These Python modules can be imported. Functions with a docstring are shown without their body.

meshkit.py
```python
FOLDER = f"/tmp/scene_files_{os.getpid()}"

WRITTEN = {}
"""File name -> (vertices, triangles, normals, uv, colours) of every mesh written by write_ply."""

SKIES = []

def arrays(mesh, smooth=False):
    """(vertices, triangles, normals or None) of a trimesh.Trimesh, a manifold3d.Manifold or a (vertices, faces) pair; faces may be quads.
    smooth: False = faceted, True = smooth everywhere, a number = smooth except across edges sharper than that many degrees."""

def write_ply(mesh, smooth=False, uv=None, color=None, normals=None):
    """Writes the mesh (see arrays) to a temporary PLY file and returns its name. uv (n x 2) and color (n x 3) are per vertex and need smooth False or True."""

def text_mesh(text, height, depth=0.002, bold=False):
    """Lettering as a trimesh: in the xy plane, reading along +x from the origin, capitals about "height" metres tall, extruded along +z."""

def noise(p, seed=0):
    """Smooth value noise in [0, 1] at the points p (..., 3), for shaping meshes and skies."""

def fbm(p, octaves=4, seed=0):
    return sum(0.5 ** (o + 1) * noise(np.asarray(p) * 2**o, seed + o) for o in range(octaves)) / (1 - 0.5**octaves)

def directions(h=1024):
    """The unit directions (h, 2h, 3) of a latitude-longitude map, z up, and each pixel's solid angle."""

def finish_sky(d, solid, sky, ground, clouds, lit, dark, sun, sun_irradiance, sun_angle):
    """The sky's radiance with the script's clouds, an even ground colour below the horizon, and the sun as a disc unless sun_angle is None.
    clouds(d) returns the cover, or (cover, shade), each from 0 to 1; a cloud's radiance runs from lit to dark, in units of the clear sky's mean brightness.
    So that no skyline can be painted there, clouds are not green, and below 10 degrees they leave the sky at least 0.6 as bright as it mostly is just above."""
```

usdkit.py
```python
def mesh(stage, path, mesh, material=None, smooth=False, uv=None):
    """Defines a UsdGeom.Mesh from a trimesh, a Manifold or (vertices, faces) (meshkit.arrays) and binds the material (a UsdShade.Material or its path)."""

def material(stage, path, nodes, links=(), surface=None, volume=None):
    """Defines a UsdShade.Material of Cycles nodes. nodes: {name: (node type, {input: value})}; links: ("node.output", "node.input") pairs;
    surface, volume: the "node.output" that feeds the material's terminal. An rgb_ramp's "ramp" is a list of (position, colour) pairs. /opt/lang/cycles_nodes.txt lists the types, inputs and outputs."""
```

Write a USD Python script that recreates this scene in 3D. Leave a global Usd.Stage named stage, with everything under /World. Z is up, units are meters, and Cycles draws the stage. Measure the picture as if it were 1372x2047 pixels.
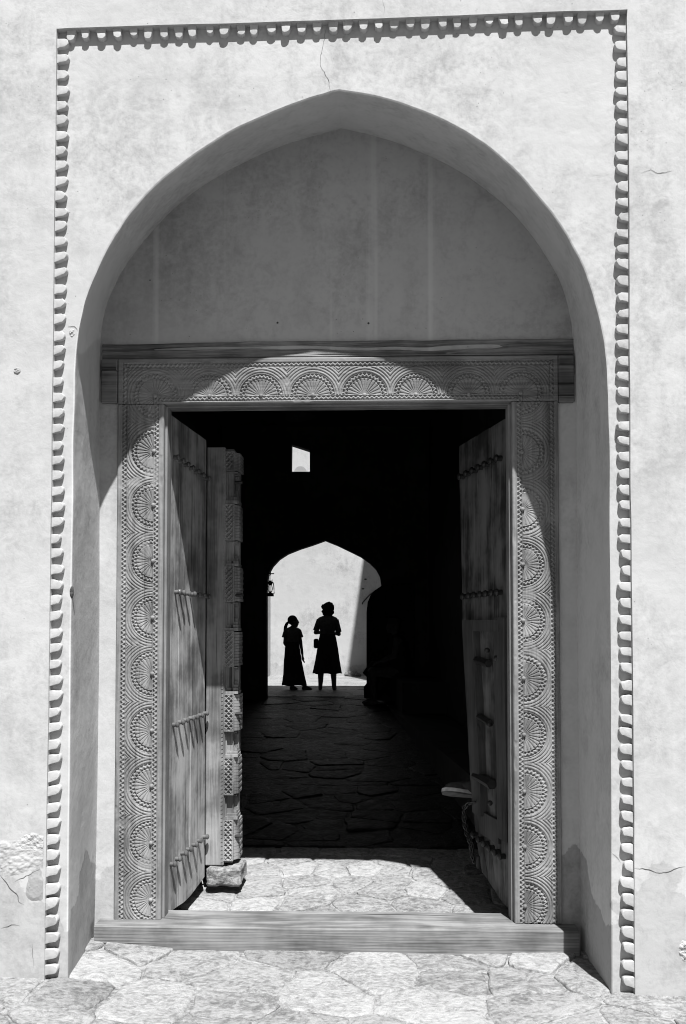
import math, random
import numpy as np, trimesh, manifold3d as m3
import shapely
from shapely.geometry import Polygon, LineString, Point, box as sbox
from shapely.ops import unary_union
from scipy.spatial import cKDTree, Voronoi
import usdkit, meshkit
from pxr import Usd, UsdGeom, UsdLux, UsdShade, Gf, Sdf

stage = Usd.Stage.CreateInMemory()
UsdGeom.SetStageUpAxis(stage, 'Z'); UsdGeom.SetStageMetersPerUnit(stage, 1.0)
UsdGeom.Xform.Define(stage, '/World')
UsdGeom.Scope.Define(stage, '/World/Looks')

# ------------------------------------------------------------------ camera, sky, sun
FPX, YAW, PITCH = 1700.0, math.radians(1.65), math.radians(1.75)
CX, CY = 686.0, 1203.0                       # principal point of the photograph, in its pixels
CAM = np.array([0.0, -4.08, 1.74])
FWD = np.array([-math.sin(YAW) * math.cos(PITCH), math.cos(YAW) * math.cos(PITCH), math.sin(PITCH)])
RIGHT = np.array([math.cos(YAW), math.sin(YAW), 0.0])
UP = np.cross(RIGHT, FWD)
EXPOSURE = 1.25
SUN_INTENSITY, SKY_STRENGTH = 1.25, 0.05
cam = UsdGeom.Camera.Define(stage, '/World/camera')
cam.CreateHorizontalApertureAttr(36.0); cam.CreateFocalLengthAttr(36.0 * FPX / 1372)
cam.CreateVerticalApertureAttr(36.0 * 2047 / 1372)
cam.CreateHorizontalApertureOffsetAttr(0.0)
cam.CreateVerticalApertureOffsetAttr((CY - 1023.5) / 1372 * 36.0)
cam.CreateFStopAttr(0.0); cam.CreateClippingRangeAttr((0.05, 500.0))
cam.CreateExposureAttr(EXPOSURE)
cam.AddTransformOp().Set(Gf.Matrix4d(*[float(x) for x in (*RIGHT, 0, *UP, 0, *(-FWD), 0, *CAM, 1)]))

RAYDIR = np.array([-0.275, 1.0, -1.94])      # the way sunlight travels
TOSUN = -RAYDIR / np.linalg.norm(RAYDIR)
dome = UsdLux.DomeLight.Define(stage, '/World/sky')
dome.CreateIntensityAttr(1.0)
dome.GetPrim().SetCustomDataByKey('kind', 'structure')
skym = usdkit.material(stage, '/World/Looks/sky_look',
    {'s': ('sky_texture', {'sky_type': 'single_scattering', 'sun_disc': False, 'sun_elevation': float(math.asin(TOSUN[2])), 'sun_rotation': float(math.atan2(TOSUN[0], TOSUN[1]))}),
     'q': ('separate_color', {'color_type': 'rgb'}), 'h': ('combine_color', {'color_type': 'rgb'}),      # the grey picture was taken as through a red filter
     'b': ('background_shader', {'strength': SKY_STRENGTH})},
    [('s.color', 'q.color'), ('q.r', 'h.r'), ('q.r', 'h.g'), ('q.r', 'h.b'), ('h.color', 'b.color')], surface='b.background')
UsdShade.MaterialBindingAPI.Apply(dome.GetPrim()).Bind(skym)
sun = UsdLux.DistantLight.Define(stage, '/World/sun')
sun.CreateNormalizeAttr(True); sun.CreateIntensityAttr(SUN_INTENSITY); sun.CreateAngleAttr(0.53); sun.CreateColorAttr(Gf.Vec3f(1, 1, 1))
zax = TOSUN; xax = np.cross([0, 1, 0], zax); xax /= np.linalg.norm(xax); yax = np.cross(zax, xax)
sun.AddTransformOp().Set(Gf.Matrix4d(*[float(x) for x in (*xax, 0, *yax, 0, *zax, 0, 0, -10, 30, 1)]))

# ------------------------------------------------------------------ helpers
def ray(x, y):
    return FWD + RIGHT * ((x - CX) / FPX) - UP * ((y - CY) / FPX)
def pY(x, y, Y):
    d = ray(x, y); return CAM + d * ((Y - CAM[1]) / d[1])
def pZ(x, y, Z):
    d = ray(x, y); return CAM + d * ((Z - CAM[2]) / d[2])
def pPl(x, y, p0, n):
    d = ray(x, y); return CAM + d * (np.dot(np.subtract(p0, CAM), n) / np.dot(d, n))

used = {}
def path_for(name, parent=None):
    base = (str(parent.GetPath()) if parent is not None else '/World') + '/' + name
    k = used.get(base, 0); used[base] = k + 1
    return base if k == 0 else f'{base}_{k:03d}'
def tag(p, label=None, cat=None, group=None, kind=None):
    for k, v in (('label', label), ('category', cat), ('group', group), ('kind', kind)):
        if v: p.SetCustomDataByKey(k, v)
    return p
def thing(name, label=None, cat=None, loc=(0, 0, 0), rotz=0.0, group=None, kind=None, parent=None):
    x = UsdGeom.Xform.Define(stage, path_for(name, parent))
    x.AddTranslateOp().Set(Gf.Vec3d(*map(float, loc)))
    if rotz: x.AddRotateZOp().Set(float(rotz))
    return tag(x.GetPrim(), label, cat, group, kind)
def obj(name, mesh, mat, parent=None, smooth=False, **kw):
    return tag(usdkit.mesh(stage, path_for(name, parent), mesh, mat, smooth).GetPrim(), **kw)
def cat(ms):
    vs, fs, n = [], [], 0
    for m in ms:
        if hasattr(m, 'to_mesh'):
            q = m.to_mesh(); v, f = q.vert_properties[:, :3], q.tri_verts
        elif isinstance(m, (tuple, list)):
            v, f = np.asarray(m[0], float), np.asarray(m[1], int)
            if f.shape[1] == 4: f = np.vstack([f[:, [0, 1, 2]], f[:, [0, 2, 3]]])
        else: v, f = m.vertices, m.faces
        vs.append(v); fs.append(np.asarray(f) + n); n += len(v)
    return trimesh.Trimesh(np.vstack(vs), np.vstack(fs), process=False)
def bx(x0, x1, y0, y1, z0, z1):
    m = trimesh.creation.box([x1 - x0, y1 - y0, z1 - z0]); m.apply_translation([(x0 + x1) / 2, (y0 + y1) / 2, (z0 + z1) / 2]); return m
def rbox(x0, x1, y0, y1, z0, z1, r=0.006):
    """box with chamfered edges (a hull of three inset boxes)"""
    ps = []
    for ax in range(3):
        lo = np.array([x0, y0, z0]) + r; hi = np.array([x1, y1, z1]) - r
        lo[ax] -= r; hi[ax] += r
        ps += [[a, b, c] for a in (lo[0], hi[0]) for b in (lo[1], hi[1]) for c in (lo[2], hi[2])]
    return trimesh.convex.convex_hull(np.array(ps))
def noise1(t, seed=0, oct=3):
    t = np.atleast_1d(np.asarray(t, float)); p = np.stack([t, np.full_like(t, 3.7 + seed * 1.31), np.full_like(t, 7.1)], -1)
    return meshkit.fbm(p, oct, seed) - 0.5
def grid(P):
    """P (n, m, 3) -> quads"""
    n, m = P.shape[:2]; i = np.arange(n * m).reshape(n, m)
    f = np.stack([i[:-1, :-1], i[1:, :-1], i[1:, 1:], i[:-1, 1:]], -1).reshape(-1, 4)
    return trimesh.Trimesh(P.reshape(-1, 3), np.vstack([f[:, [0, 1, 2]], f[:, [0, 2, 3]]]), process=False)
def tube(pts, r, n=8, caps=True):
    pts = np.asarray(pts, float); r = np.broadcast_to(np.asarray(r, float), (len(pts),))
    t = np.gradient(pts, axis=0); t /= np.linalg.norm(t, axis=1, keepdims=True) + 1e-12
    ref = np.array([0, 0, 1.0]) if abs(t[0][2]) < 0.9 else np.array([1.0, 0, 0])
    rows = []
    for p, d, q in zip(pts, t, r):
        a = np.cross(d, ref); a /= np.linalg.norm(a); b = np.cross(d, a)
        ref = -np.cross(d, a) if False else ref
        an = np.linspace(0, 2 * np.pi, n, endpoint=False)
        rows.append(p + q * (np.cos(an)[:, None] * a + np.sin(an)[:, None] * b))
    V = np.vstack(rows); F = []
    for k in range(len(pts) - 1):
        for j in range(n):
            a, b = k * n + j, k * n + (j + 1) % n
            F += [[a, b, b + n], [a, b + n, a + n]]
    if caps:
        V = np.vstack([V, pts[:1], pts[-1:]]); c0, c1 = len(V) - 2, len(V) - 1; e = (len(pts) - 1) * n
        for j in range(n):
            F += [[c0, (j + 1) % n, j], [c1, e + j, e + (j + 1) % n]]
    return trimesh.Trimesh(V, np.array(F), process=False)
def lathe(prof, n=16, center=(0, 0, 0)):
    prof = np.asarray(prof, float); an = np.linspace(0, 2 * np.pi, n + 1)
    P = np.stack([np.stack([r * np.cos(an), r * np.sin(an), np.full_like(an, z)], -1) for r, z in prof]) + np.asarray(center)
    return grid(P.transpose(1, 0, 2))
def sphere(c, r, sub=2, scale=(1, 1, 1)):
    m = trimesh.creation.icosphere(sub, r); m.apply_scale(scale); m.apply_translation(c); return m
def sheet_xz(poly, Y):
    """flat sheet in a plane of constant Y from an xz polygon"""
    out = []
    for g in getattr(poly, 'geoms', [poly]):
        v, f = trimesh.creation.triangulate_polygon(g, engine='earcut')
        out.append((np.stack([v[:, 0], np.full(len(v), Y), v[:, 1]], -1), f[:, ::-1]))
    return cat(out)
def prism_xz(poly, Y0, Y1):
    out = []
    for g in getattr(poly, 'geoms', [poly]):
        m = trimesh.creation.extrude_polygon(g, Y1 - Y0, engine='earcut')
        v = m.vertices; m = trimesh.Trimesh(np.stack([v[:, 0], Y0 + v[:, 2], v[:, 1]], -1), m.faces[:, ::-1], process=False)
        out.append(m)
    return cat(out)
def prism_xy(poly, z0, z1):
    m = trimesh.creation.extrude_polygon(poly, z1 - z0, engine='earcut'); m.apply_translation([0, 0, z0]); return m

# ------------------------------------------------------------------ materials (all greys: the place is photographed in black and white)
def G(v): return (v, v, v)
def plaster(name, lo, hi, damp=None, damp_tone=0.3, streak=0.0, bump=0.5, rough=0.92, speck=True, mott=(0.34, 0.55)):
    lo, hi, damp_tone = .72 * lo, .72 * hi, .72 * damp_tone
    n = {'g': ('geometry', {}),
         'n1': ('noise_texture', {'scale': 1.3, 'detail': 6.0, 'roughness': 0.62}),
         'n2': ('noise_texture', {'scale': 9.0, 'detail': 8.0, 'roughness': 0.68, 'distortion': 0.6}),
         'm3': ('mapping', {'scale': (7.0, 7.0, 1.1)}), 'n3': ('noise_texture', {'scale': 1.6, 'detail': 5.0, 'roughness': 0.6}),
         'n4': ('noise_texture', {'scale': 46.0, 'detail': 4.0, 'roughness': 0.6}),
         'a1': ('math', {'math_type': 'multiply_add', 'value2': 0.5, 'value3': 0.0}),
         'a2': ('math', {'math_type': 'multiply_add', 'value2': 0.42}),
         'a3': ('math', {'math_type': 'multiply_add', 'value2': 0.22}),
         'a4': ('math', {'math_type': 'multiply_add', 'value2': 0.26}), 'a5': ('math', {'math_type': 'subtract', 'value2': 0.13}),
         'r': ('rgb_ramp', {'ramp': [(0.36, G(lo * .78)), (0.45, G(lo * .95)), (0.53, G((lo + hi) / 2)), (0.60, G(hi)), (0.72, G(hi * 1.08))]}),
         'v': ('voronoi_texture', {'scale': 26.0, 'feature': 'f1'}),
         'vs': ('map_range', {'from_min': 0.035, 'from_max': 0.10, 'to_min': 0.45 if speck else 1.0, 'to_max': 1.0, 'clamp': True}),
         'vn': ('noise_texture', {'scale': 3.3, 'detail': 2.0}),
         'vm': ('map_range', {'from_min': 0.52, 'from_max': 0.60, 'to_min': 0.0, 'to_max': 1.0, 'clamp': True}),
         'mx': ('mix_color', {'blend_type': 'multiply'}),
         'nb': ('noise_texture', {'scale': 3.2, 'detail': 3.0, 'roughness': 0.5}), 'b1': ('math', {'math_type': 'multiply_add', 'value2': 0.22}), 'b0': ('math', {'math_type': 'multiply', 'value2': 1.6}), 'b2': ('math', {'math_type': 'multiply_add', 'value2': 1.0}),
         'bp': ('bump', {'strength': bump, 'distance': 0.02}),
         'p': ('principled_bsdf', {'roughness': rough, 'specular_ior_level': 0.2})}
    l = [('g.position', 'n1.vector'), ('g.position', 'n2.vector'), ('g.position', 'm3.vector'), ('m3.vector', 'n3.vector'), ('g.position', 'n4.vector'),
         ('g.position', 'v.vector'), ('g.position', 'vn.vector'), ('v.distance', 'vs.value'), ('vn.fac', 'vm.value'),
         ('n1.fac', 'a1.value1'), ('n2.fac', 'a2.value1'), ('a1.value', 'a2.value3'), ('n3.fac', 'a3.value1'), ('a2.value', 'a3.value3'), ('n4.fac', 'a4.value1'), ('a3.value', 'a4.value3'), ('a4.value', 'a5.value1'), ('a5.value', 'r.fac'),
         ('r.color', 'mx.a'), ('vs.result', 'mx.b'), ('vm.result', 'mx.fac'),
         ('g.position', 'nb.vector'), ('nb.fac', 'b0.value1'), ('b0.value', 'b1.value3'), ('n2.fac', 'b1.value1'), ('n4.fac', 'b2.value1'), ('b2.value', 'bp.height'),
         ('b1.value', 'b2.value3'), ('bp.normal', 'p.normal')]
    n['b2'][1]['value2'] = 0.10
    n |= {'n5': ('noise_texture', {'scale': 0.8, 'detail': 4.0, 'roughness': 0.6}), 'mk': ('map_range', {'from_min': mott[0], 'from_max': mott[1], 'to_min': 0.12, 'to_max': 1.0, 'clamp': True}),
          'mt': ('mix_color', {'blend_type': 'mix', 'a': G((lo + 3 * hi) / 4)})}
    l = [x for x in l if x != ('r.color', 'mx.a')] + [('g.position', 'n5.vector'), ('n5.fac', 'mk.value'), ('mk.result', 'mt.fac'), ('r.color', 'mt.b'), ('mt.result', 'mx.a')]
    col = 'mx.result'
    if streak:
        n |= {'ms': ('mapping', {'scale': (9.0, 1.0, 0.12)}), 'ns': ('noise_texture', {'scale': 1.0, 'detail': 3.0, 'roughness': 0.5}),
              'rs': ('map_range', {'from_min': 0.60, 'from_max': 0.72, 'to_min': 0.0, 'to_max': streak, 'clamp': True}),
              'xs': ('mix_color', {'blend_type': 'mix', 'b': G(min(0.8, hi * 1.35))})}
        l += [('g.position', 'ms.vector'), ('ms.vector', 'ns.vector'), ('ns.fac', 'rs.value'), ('rs.result', 'xs.fac'), (col, 'xs.a')]
        col = 'xs.result'
    if damp is not None:
        n |= {'sx': ('separate_xyz', {}), 'dn': ('noise_texture', {'scale': 1.9, 'detail': 7.0, 'roughness': 0.55}),
              'dz': ('math', {'math_type': 'multiply_add', 'value2': 1.1}),
              'dm': ('map_range', {'from_min': damp + 0.55, 'from_max': damp + 0.562, 'to_min': 1.0, 'to_max': 0.0, 'clamp': True}),
              'dr': ('rgb_ramp', {'ramp': [(0.42, G(damp_tone * .75)), (0.53, G(damp_tone)), (0.64, G(damp_tone * 1.2))]}),
              'dx': ('mix_color', {'blend_type': 'mix'})}
        l += [('g.position', 'sx.vector'), ('g.position', 'dn.vector'), ('dn.fac', 'dz.value1'), ('sx.z', 'dz.value3'), ('dz.value', 'dm.value'),
              ('a5.value', 'dr.fac'), ('dm.result', 'dx.fac'), (col, 'dx.a'), ('dr.color', 'dx.b')]
        col = 'dx.result'
    return usdkit.material(stage, '/World/Looks/' + name, n, l + [(col, 'p.base_color')], surface='p.BSDF')

def wood(name, lo, hi, axis, bump=0.5, rough=0.75, rings=0.0, blot=0.45, split=0.22):
    lo, hi = .72 * lo, .72 * hi
    s = {'x': (0.6, 16.0, 16.0), 'z': (16.0, 16.0, 0.6), 'y': (16.0, 0.6, 16.0)}[axis]
    n = {'g': ('geometry', {}), 'm': ('mapping', {'scale': s}),
         'n': ('noise_texture', {'scale': 1.0, 'detail': 5.0, 'roughness': 0.65, 'distortion': 0.5}),
         'm2': ('mapping', {'scale': tuple(6 * q for q in s)}), 'n2': ('noise_texture', {'scale': 1.0, 'detail': 3.0, 'roughness': 0.6, 'distortion': 0.3}),
         'n3': ('noise_texture', {'scale': 3.2, 'detail': 4.0, 'roughness': 0.6}),
         'a1': ('math', {'math_type': 'multiply_add', 'value2': 0.4, 'value3': -.5 * (blot - .45)}), 'a2': ('math', {'math_type': 'multiply_add', 'value2': 0.3}),
         'a3': ('math', {'math_type': 'multiply_add', 'value2': blot}),
         'ms': ('mapping', {'scale': tuple(q * (1.9 if q > 1 else 1.1) for q in s), 'location': (3.1, 1.7, 5.3)}), 'ns': ('noise_texture', {'scale': 1.0, 'detail': 2.0, 'roughness': 0.4, 'distortion': 0.8}),
         'rs': ('map_range', {'from_min': 0.275, 'from_max': 0.335, 'to_min': split, 'to_max': 1.0, 'clamp': True}), 'sm': ('mix_color', {'blend_type': 'multiply', 'fac': 1.0}),
         'hb': ('math', {'math_type': 'multiply_add', 'value2': 0.6}),
         'r': ('rgb_ramp', {'ramp': [(0.40, G(lo * .5)), (0.52, G(lo)), (0.59, G((lo + hi) / 2)), (0.70, G(hi))]}),
         'bp': ('bump', {'strength': bump, 'distance': 0.006}),
         'p': ('principled_bsdf', {'roughness': rough, 'specular_ior_level': 0.25})}
    l = [('g.position', 'm.vector'), ('m.vector', 'n.vector'), ('g.position', 'm2.vector'), ('m2.vector', 'n2.vector'), ('g.position', 'n3.vector'),
         ('n.fac', 'a1.value1'), ('n2.fac', 'a2.value1'), ('a1.value', 'a2.value3'), ('n3.fac', 'a3.value1'), ('a2.value', 'a3.value3'), ('a3.value', 'r.fac'),
         ('g.position', 'ms.vector'), ('ms.vector', 'ns.vector'), ('ns.fac', 'rs.value'), ('r.color', 'sm.a'), ('rs.result', 'sm.b'), ('sm.result', 'p.base_color'),
         ('rs.result', 'hb.value1'), ('a2.value', 'hb.value3'), ('hb.value', 'bp.height'), ('bp.normal', 'p.normal')]
    if rings:
        n |= {'wm': ('mapping', {'scale': (0.9, 9.0, 9.0)}), 'wd': ('noise_texture', {'scale': 1.4, 'detail': 2.0}),
              'wx': ('vector_math', {'math_type': 'multiply_add', 'vector2': (0.0, 0.35, 0.35)}),
              'w': ('wave_texture', {'wave_type': 'bands', 'bands_direction': 'z', 'scale': 2.2, 'distortion': 9.0, 'detail': 3.0, 'detail_scale': 0.35}),
              'wr': ('map_range', {'from_min': 0.0, 'from_max': 0.35, 'to_min': 1.0 - rings, 'to_max': 1.0, 'clamp': True}),
              'wmx': ('mix_color', {'blend_type': 'multiply', 'fac': 1.0})}
        l = [x for x in l if x[1] != 'p.base_color'] + [('g.position', 'wm.vector'), ('wm.vector', 'w.vector'), ('w.fac', 'wr.value'), ('sm.result', 'wmx.a'), ('wr.result', 'wmx.b'), ('wmx.result', 'p.base_color')]
        n = {k: v for k, v in n.items() if k not in ('wd', 'wx')}
    return usdkit.material(stage, '/World/Looks/' + name, n, l, surface='p.BSDF')

def stone(name, lo, hi, rough=0.5, layered=True, bump=0.8, spec=0.4, lines=0.35):
    lo, hi = .72 * lo, .72 * hi
    n = {'g': ('geometry', {}), 'm': ('mapping', {'scale': (1.0, 1.2, 1.6) if layered else (1, 1, 1), 'rotation': (0, 0, 0.25)}),
         'n1': ('noise_texture', {'scale': 6.0, 'detail': 10.0, 'roughness': 0.72, 'distortion': 2.2}),
         'n2': ('noise_texture', {'scale': 38.0, 'detail': 5.0, 'roughness': 0.65}),
         'n3': ('noise_texture', {'scale': 1.6, 'detail': 3.0}),
         'a1': ('math', {'math_type': 'multiply_add', 'value2': 0.62, 'value3': -0.12}), 'a2': ('math', {'math_type': 'multiply_add', 'value2': 0.50}),
         'a3': ('math', {'math_type': 'multiply_add', 'value2': 0.25}),
         'r': ('rgb_ramp', {'ramp': [(0.42, G(lo * .6)), (0.52, G(lo)), (0.57, G((lo + hi) / 2)), (0.65, G(hi))]}),
         'rr': ('map_range', {'from_min': 0.3, 'from_max': 0.75, 'to_min': rough + 0.18, 'to_max': rough - 0.1, 'clamp': True}),
         'bp': ('bump', {'strength': bump, 'distance': 0.03}),
         'p': ('principled_bsdf', {'specular_ior_level': spec}),
         'c1': ('math', {'math_type': 'multiply', 'value2': 80.0}), 'c2': ('math', {'math_type': 'sine'}), 'c3': ('map_range', {'from_min': -1.0, 'from_max': -0.55, 'to_min': 1.0 - lines, 'to_max': 1.0, 'clamp': True}), 'cm': ('mix_color', {'blend_type': 'multiply', 'fac': 1.0})}
    l = [('g.position', 'm.vector'), ('m.vector', 'n1.vector'), ('m.vector', 'n2.vector'), ('g.position', 'n3.vector'),
         ('n1.fac', 'a1.value1'), ('n2.fac', 'a2.value1'), ('a1.value', 'a2.value3'), ('n3.fac', 'a3.value1'), ('a2.value', 'a3.value3'), ('a3.value', 'r.fac'),
         ('r.color', 'cm.a'), ('n1.fac', 'c1.value1'), ('c1.value', 'c2.value1'), ('c2.value', 'c3.value'), ('c3.result', 'cm.b'), ('cm.result', 'p.base_color'), ('a2.value', 'bp.height'), ('bp.normal', 'p.normal'), ('n1.fac', 'rr.value'), ('rr.result', 'p.roughness')]
    return usdkit.material(stage, '/World/Looks/' + name, n, l, surface='p.BSDF')
def plain(name, c, rough=0.7, metallic=0.0, spec=0.3):
    n = {'g': ('geometry', {}), 'n': ('noise_texture', {'scale': 25.0, 'detail': 4.0}),
         'r': ('rgb_ramp', {'ramp': [(0.3, G(c * .7)), (0.7, G(c * 1.3))]}),
         'p': ('principled_bsdf', {'roughness': rough, 'metallic': metallic, 'specular_ior_level': spec})}
    return usdkit.material(stage, '/World/Looks/' + name, n, [('g.position', 'n.vector'), ('n.fac', 'r.fac'), ('r.color', 'p.base_color')], surface='p.BSDF')

M = dict(
    wall=plaster('wall_plaster', 0.37, 0.50, damp=0.48, damp_tone=0.36, bump=0.42),
    reveal=plaster('reveal_plaster', 0.47, 0.60, damp=0.48, damp_tone=0.34, bump=0.3, speck=False),  # wall plaster made paler, standing in for light bounced off the ground
    tymp=plaster('tympanum_plaster', 0.36, 0.47, streak=0.75, bump=0.3),
    rough_patch=plaster('broken_plaster', 0.27, 0.48, bump=0.8),
    patch=plaster('repair_plaster', 0.26, 0.33, bump=0.35),
    passage_shade=plaster('passage_shade_plaster', 0.035, 0.06, bump=0.4),  # near-black tone paints the gloom of the passage into the plaster
    court=plaster('courtyard_plaster', 0.36, 0.48, damp=0.86, damp_tone=0.36, bump=0.3),
    crack=plain('crack_dark', 0.05, 0.95),
    frame_v=wood('carved_wood_upright', 0.16, 0.29, 'z', bump=0.5, split=0.7),
    frame_h=wood('carved_wood_level', 0.16, 0.29, 'x', bump=0.5, split=0.7),
    beam=wood('old_beam_wood', 0.10, 0.23, 'x', bump=0.8),
    sill=wood('sill_wood', 0.15, 0.29, 'x', bump=0.6, rings=0.35),
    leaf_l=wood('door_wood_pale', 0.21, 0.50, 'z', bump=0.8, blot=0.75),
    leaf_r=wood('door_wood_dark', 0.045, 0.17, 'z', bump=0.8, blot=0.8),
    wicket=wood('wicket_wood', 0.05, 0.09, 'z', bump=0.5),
    post=wood('post_wood', 0.15, 0.34, 'z', bump=0.6, blot=0.6),
    iron=plain('black_iron', 0.025, 0.5, 0.3, 0.4),
    stud=plain('stud_wood', 0.09, 0.45, 0.2, 0.4),
    mortar=stone('mortar', 0.20, 0.40, 0.75, layered=False),
    st=[stone('paving_stone_pale', 0.32, 0.45, 0.6), stone('paving_stone_light', 0.22, 0.38, 0.6), stone('paving_stone_mid', 0.17, 0.31, 0.55), stone('paving_stone_grey', 0.15, 0.27, 0.5)],
    inner=[stone('passage_stone_shade', 0.010, 0.030, 0.42, spec=0.07), stone('passage_stone_deep_shade', 0.008, 0.022, 0.40, spec=0.07)],  # paving darkened to near black: the shade of the passage put into the colour
    block=stone('block_stone', 0.16, 0.34, 0.8),
    darkblock=stone('dark_block_stone', 0.10, 0.2, 0.8),
    ground=stone('ground_earth', 0.12, 0.22, 0.9, layered=False),
    cloth_dark=plain('dark_cloth', 0.012, 0.9, 0, 0.1), cloth_mid=plain('grey_cloth', 0.05, 0.9, 0, 0.1),
    skin=plain('skin', 0.06, 0.7), hair=plain('dark_hair', 0.008, 0.95, 0, 0.03),
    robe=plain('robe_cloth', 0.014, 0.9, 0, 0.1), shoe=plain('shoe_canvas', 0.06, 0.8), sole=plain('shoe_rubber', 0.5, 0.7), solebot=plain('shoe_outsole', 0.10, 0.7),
    glass=usdkit.material(stage, '/World/Looks/lantern_glass', {'t': ('transparent_bsdf', {'color': G(0.93)}), 'g': ('glossy_bsdf', {'roughness': 0.05}), 'f': ('fresnel', {'IOR': 1.4}), 'm': ('mix_closure', {})},
                         [('f.fac', 'm.fac'), ('t.BSDF', 'm.closure1'), ('g.BSDF', 'm.closure2')], surface='m.closure'))

rng = np.random.default_rng(7); random.seed(7)
YP, YT, YF = 0.036, 0.62, 0.59            # spandrel panel, tympanum, carved frame
def fz(Y):                                 # floor height of the gate passage
    return 0.55 * float(np.clip((Y - .9) / 9.8, 0, 1))

# ------------------------------------------------------------------ the wall with its framed arch
alfiz = np.array([pY(x, y, 0)[[0, 2]] for x, y in ((113, 57), (1255, 18), (1260, 700), (1266, 1400), (1271, 1985), (88, 1985), (98, 1300), (106, 650))])
alfiz[4:6, 1] = -0.3
# slightly wavy edges of the recess, as hand-laid plaster has
def wavy(pts, amp, step, seed):
    ls = LineString(pts); n = max(2, int(ls.length / step)); t = np.linspace(0, ls.length, n)
    q = np.array([ls.interpolate(s).coords[0] for s in t]); d = np.gradient(q, axis=0); d /= np.linalg.norm(d, axis=1, keepdims=True) + 1e-9
    w = noise1(t * 2.2, seed) * amp * 2; w[0] = w[-1] = 0
    return q + np.stack([-d[:, 1], d[:, 0]], -1) * w[:, None]
al = [np.array([alfiz[0], alfiz[1]]), np.array([alfiz[1], alfiz[2], alfiz[3], alfiz[4]]), np.array([alfiz[4], alfiz[5]]), np.array([alfiz[5], alfiz[6], alfiz[7], alfiz[0]])]
edge = np.vstack([wavy(a, 0.005, 0.04, i)[:-1] for i, a in enumerate(al)])
alf_poly = Polygon(edge).buffer(0)
outer_px = [(136, 1990), (139, 1600), (142, 1300), (146, 1000), (147, 860), (149, 760), (152, 690), (159, 643), (172, 587), (192, 547), (211, 505), (232, 467), (250, 440), (282, 397), (320, 362), (370, 322), (425, 282), (480, 252), (550, 220), (620, 197), (655, 187), (678, 181),
            (700, 183), (776, 197), (846, 220), (916, 252), (971, 287), (1026, 332), (1076, 392), (1116, 440), (1151, 497), (1173, 550), (1188, 590), (1199, 637), (1208, 681), (1214, 733), (1218, 791), (1219, 908), (1220, 1200), (1221, 1600), (1222, 1990)]
inner_px = [(187, 1905), (196, 1600), (199, 1300), (200, 1000), (200, 860), (200, 760), (200, 700), (200, 660), (203, 630), (216, 593), (228, 565), (242, 541), (254, 520), (277, 492), (310, 450), (350, 407), (400, 367), (470, 330), (525, 302), (590, 277), (640, 265), (682, 253),
            (700, 256), (751, 267), (836, 295), (911, 330), (976, 375), (1031, 425), (1060, 460), (1086, 497), (1110, 535), (1122, 562), (1132, 590), (1139, 620), (1145, 650), (1148, 690), (1150, 740), (1152, 860), (1153, 1200), (1155, 1600), (1162, 1905)]
oc = np.array([pY(x, y, YP)[[0, 2]] for x, y in outer_px]); ic = np.array([pY(x, y, YT)[[0, 2]] for x, y in inner_px])
oc[[0, -1], 1] = -0.3; ic[[0, -1], 1] = -0.3
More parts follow.
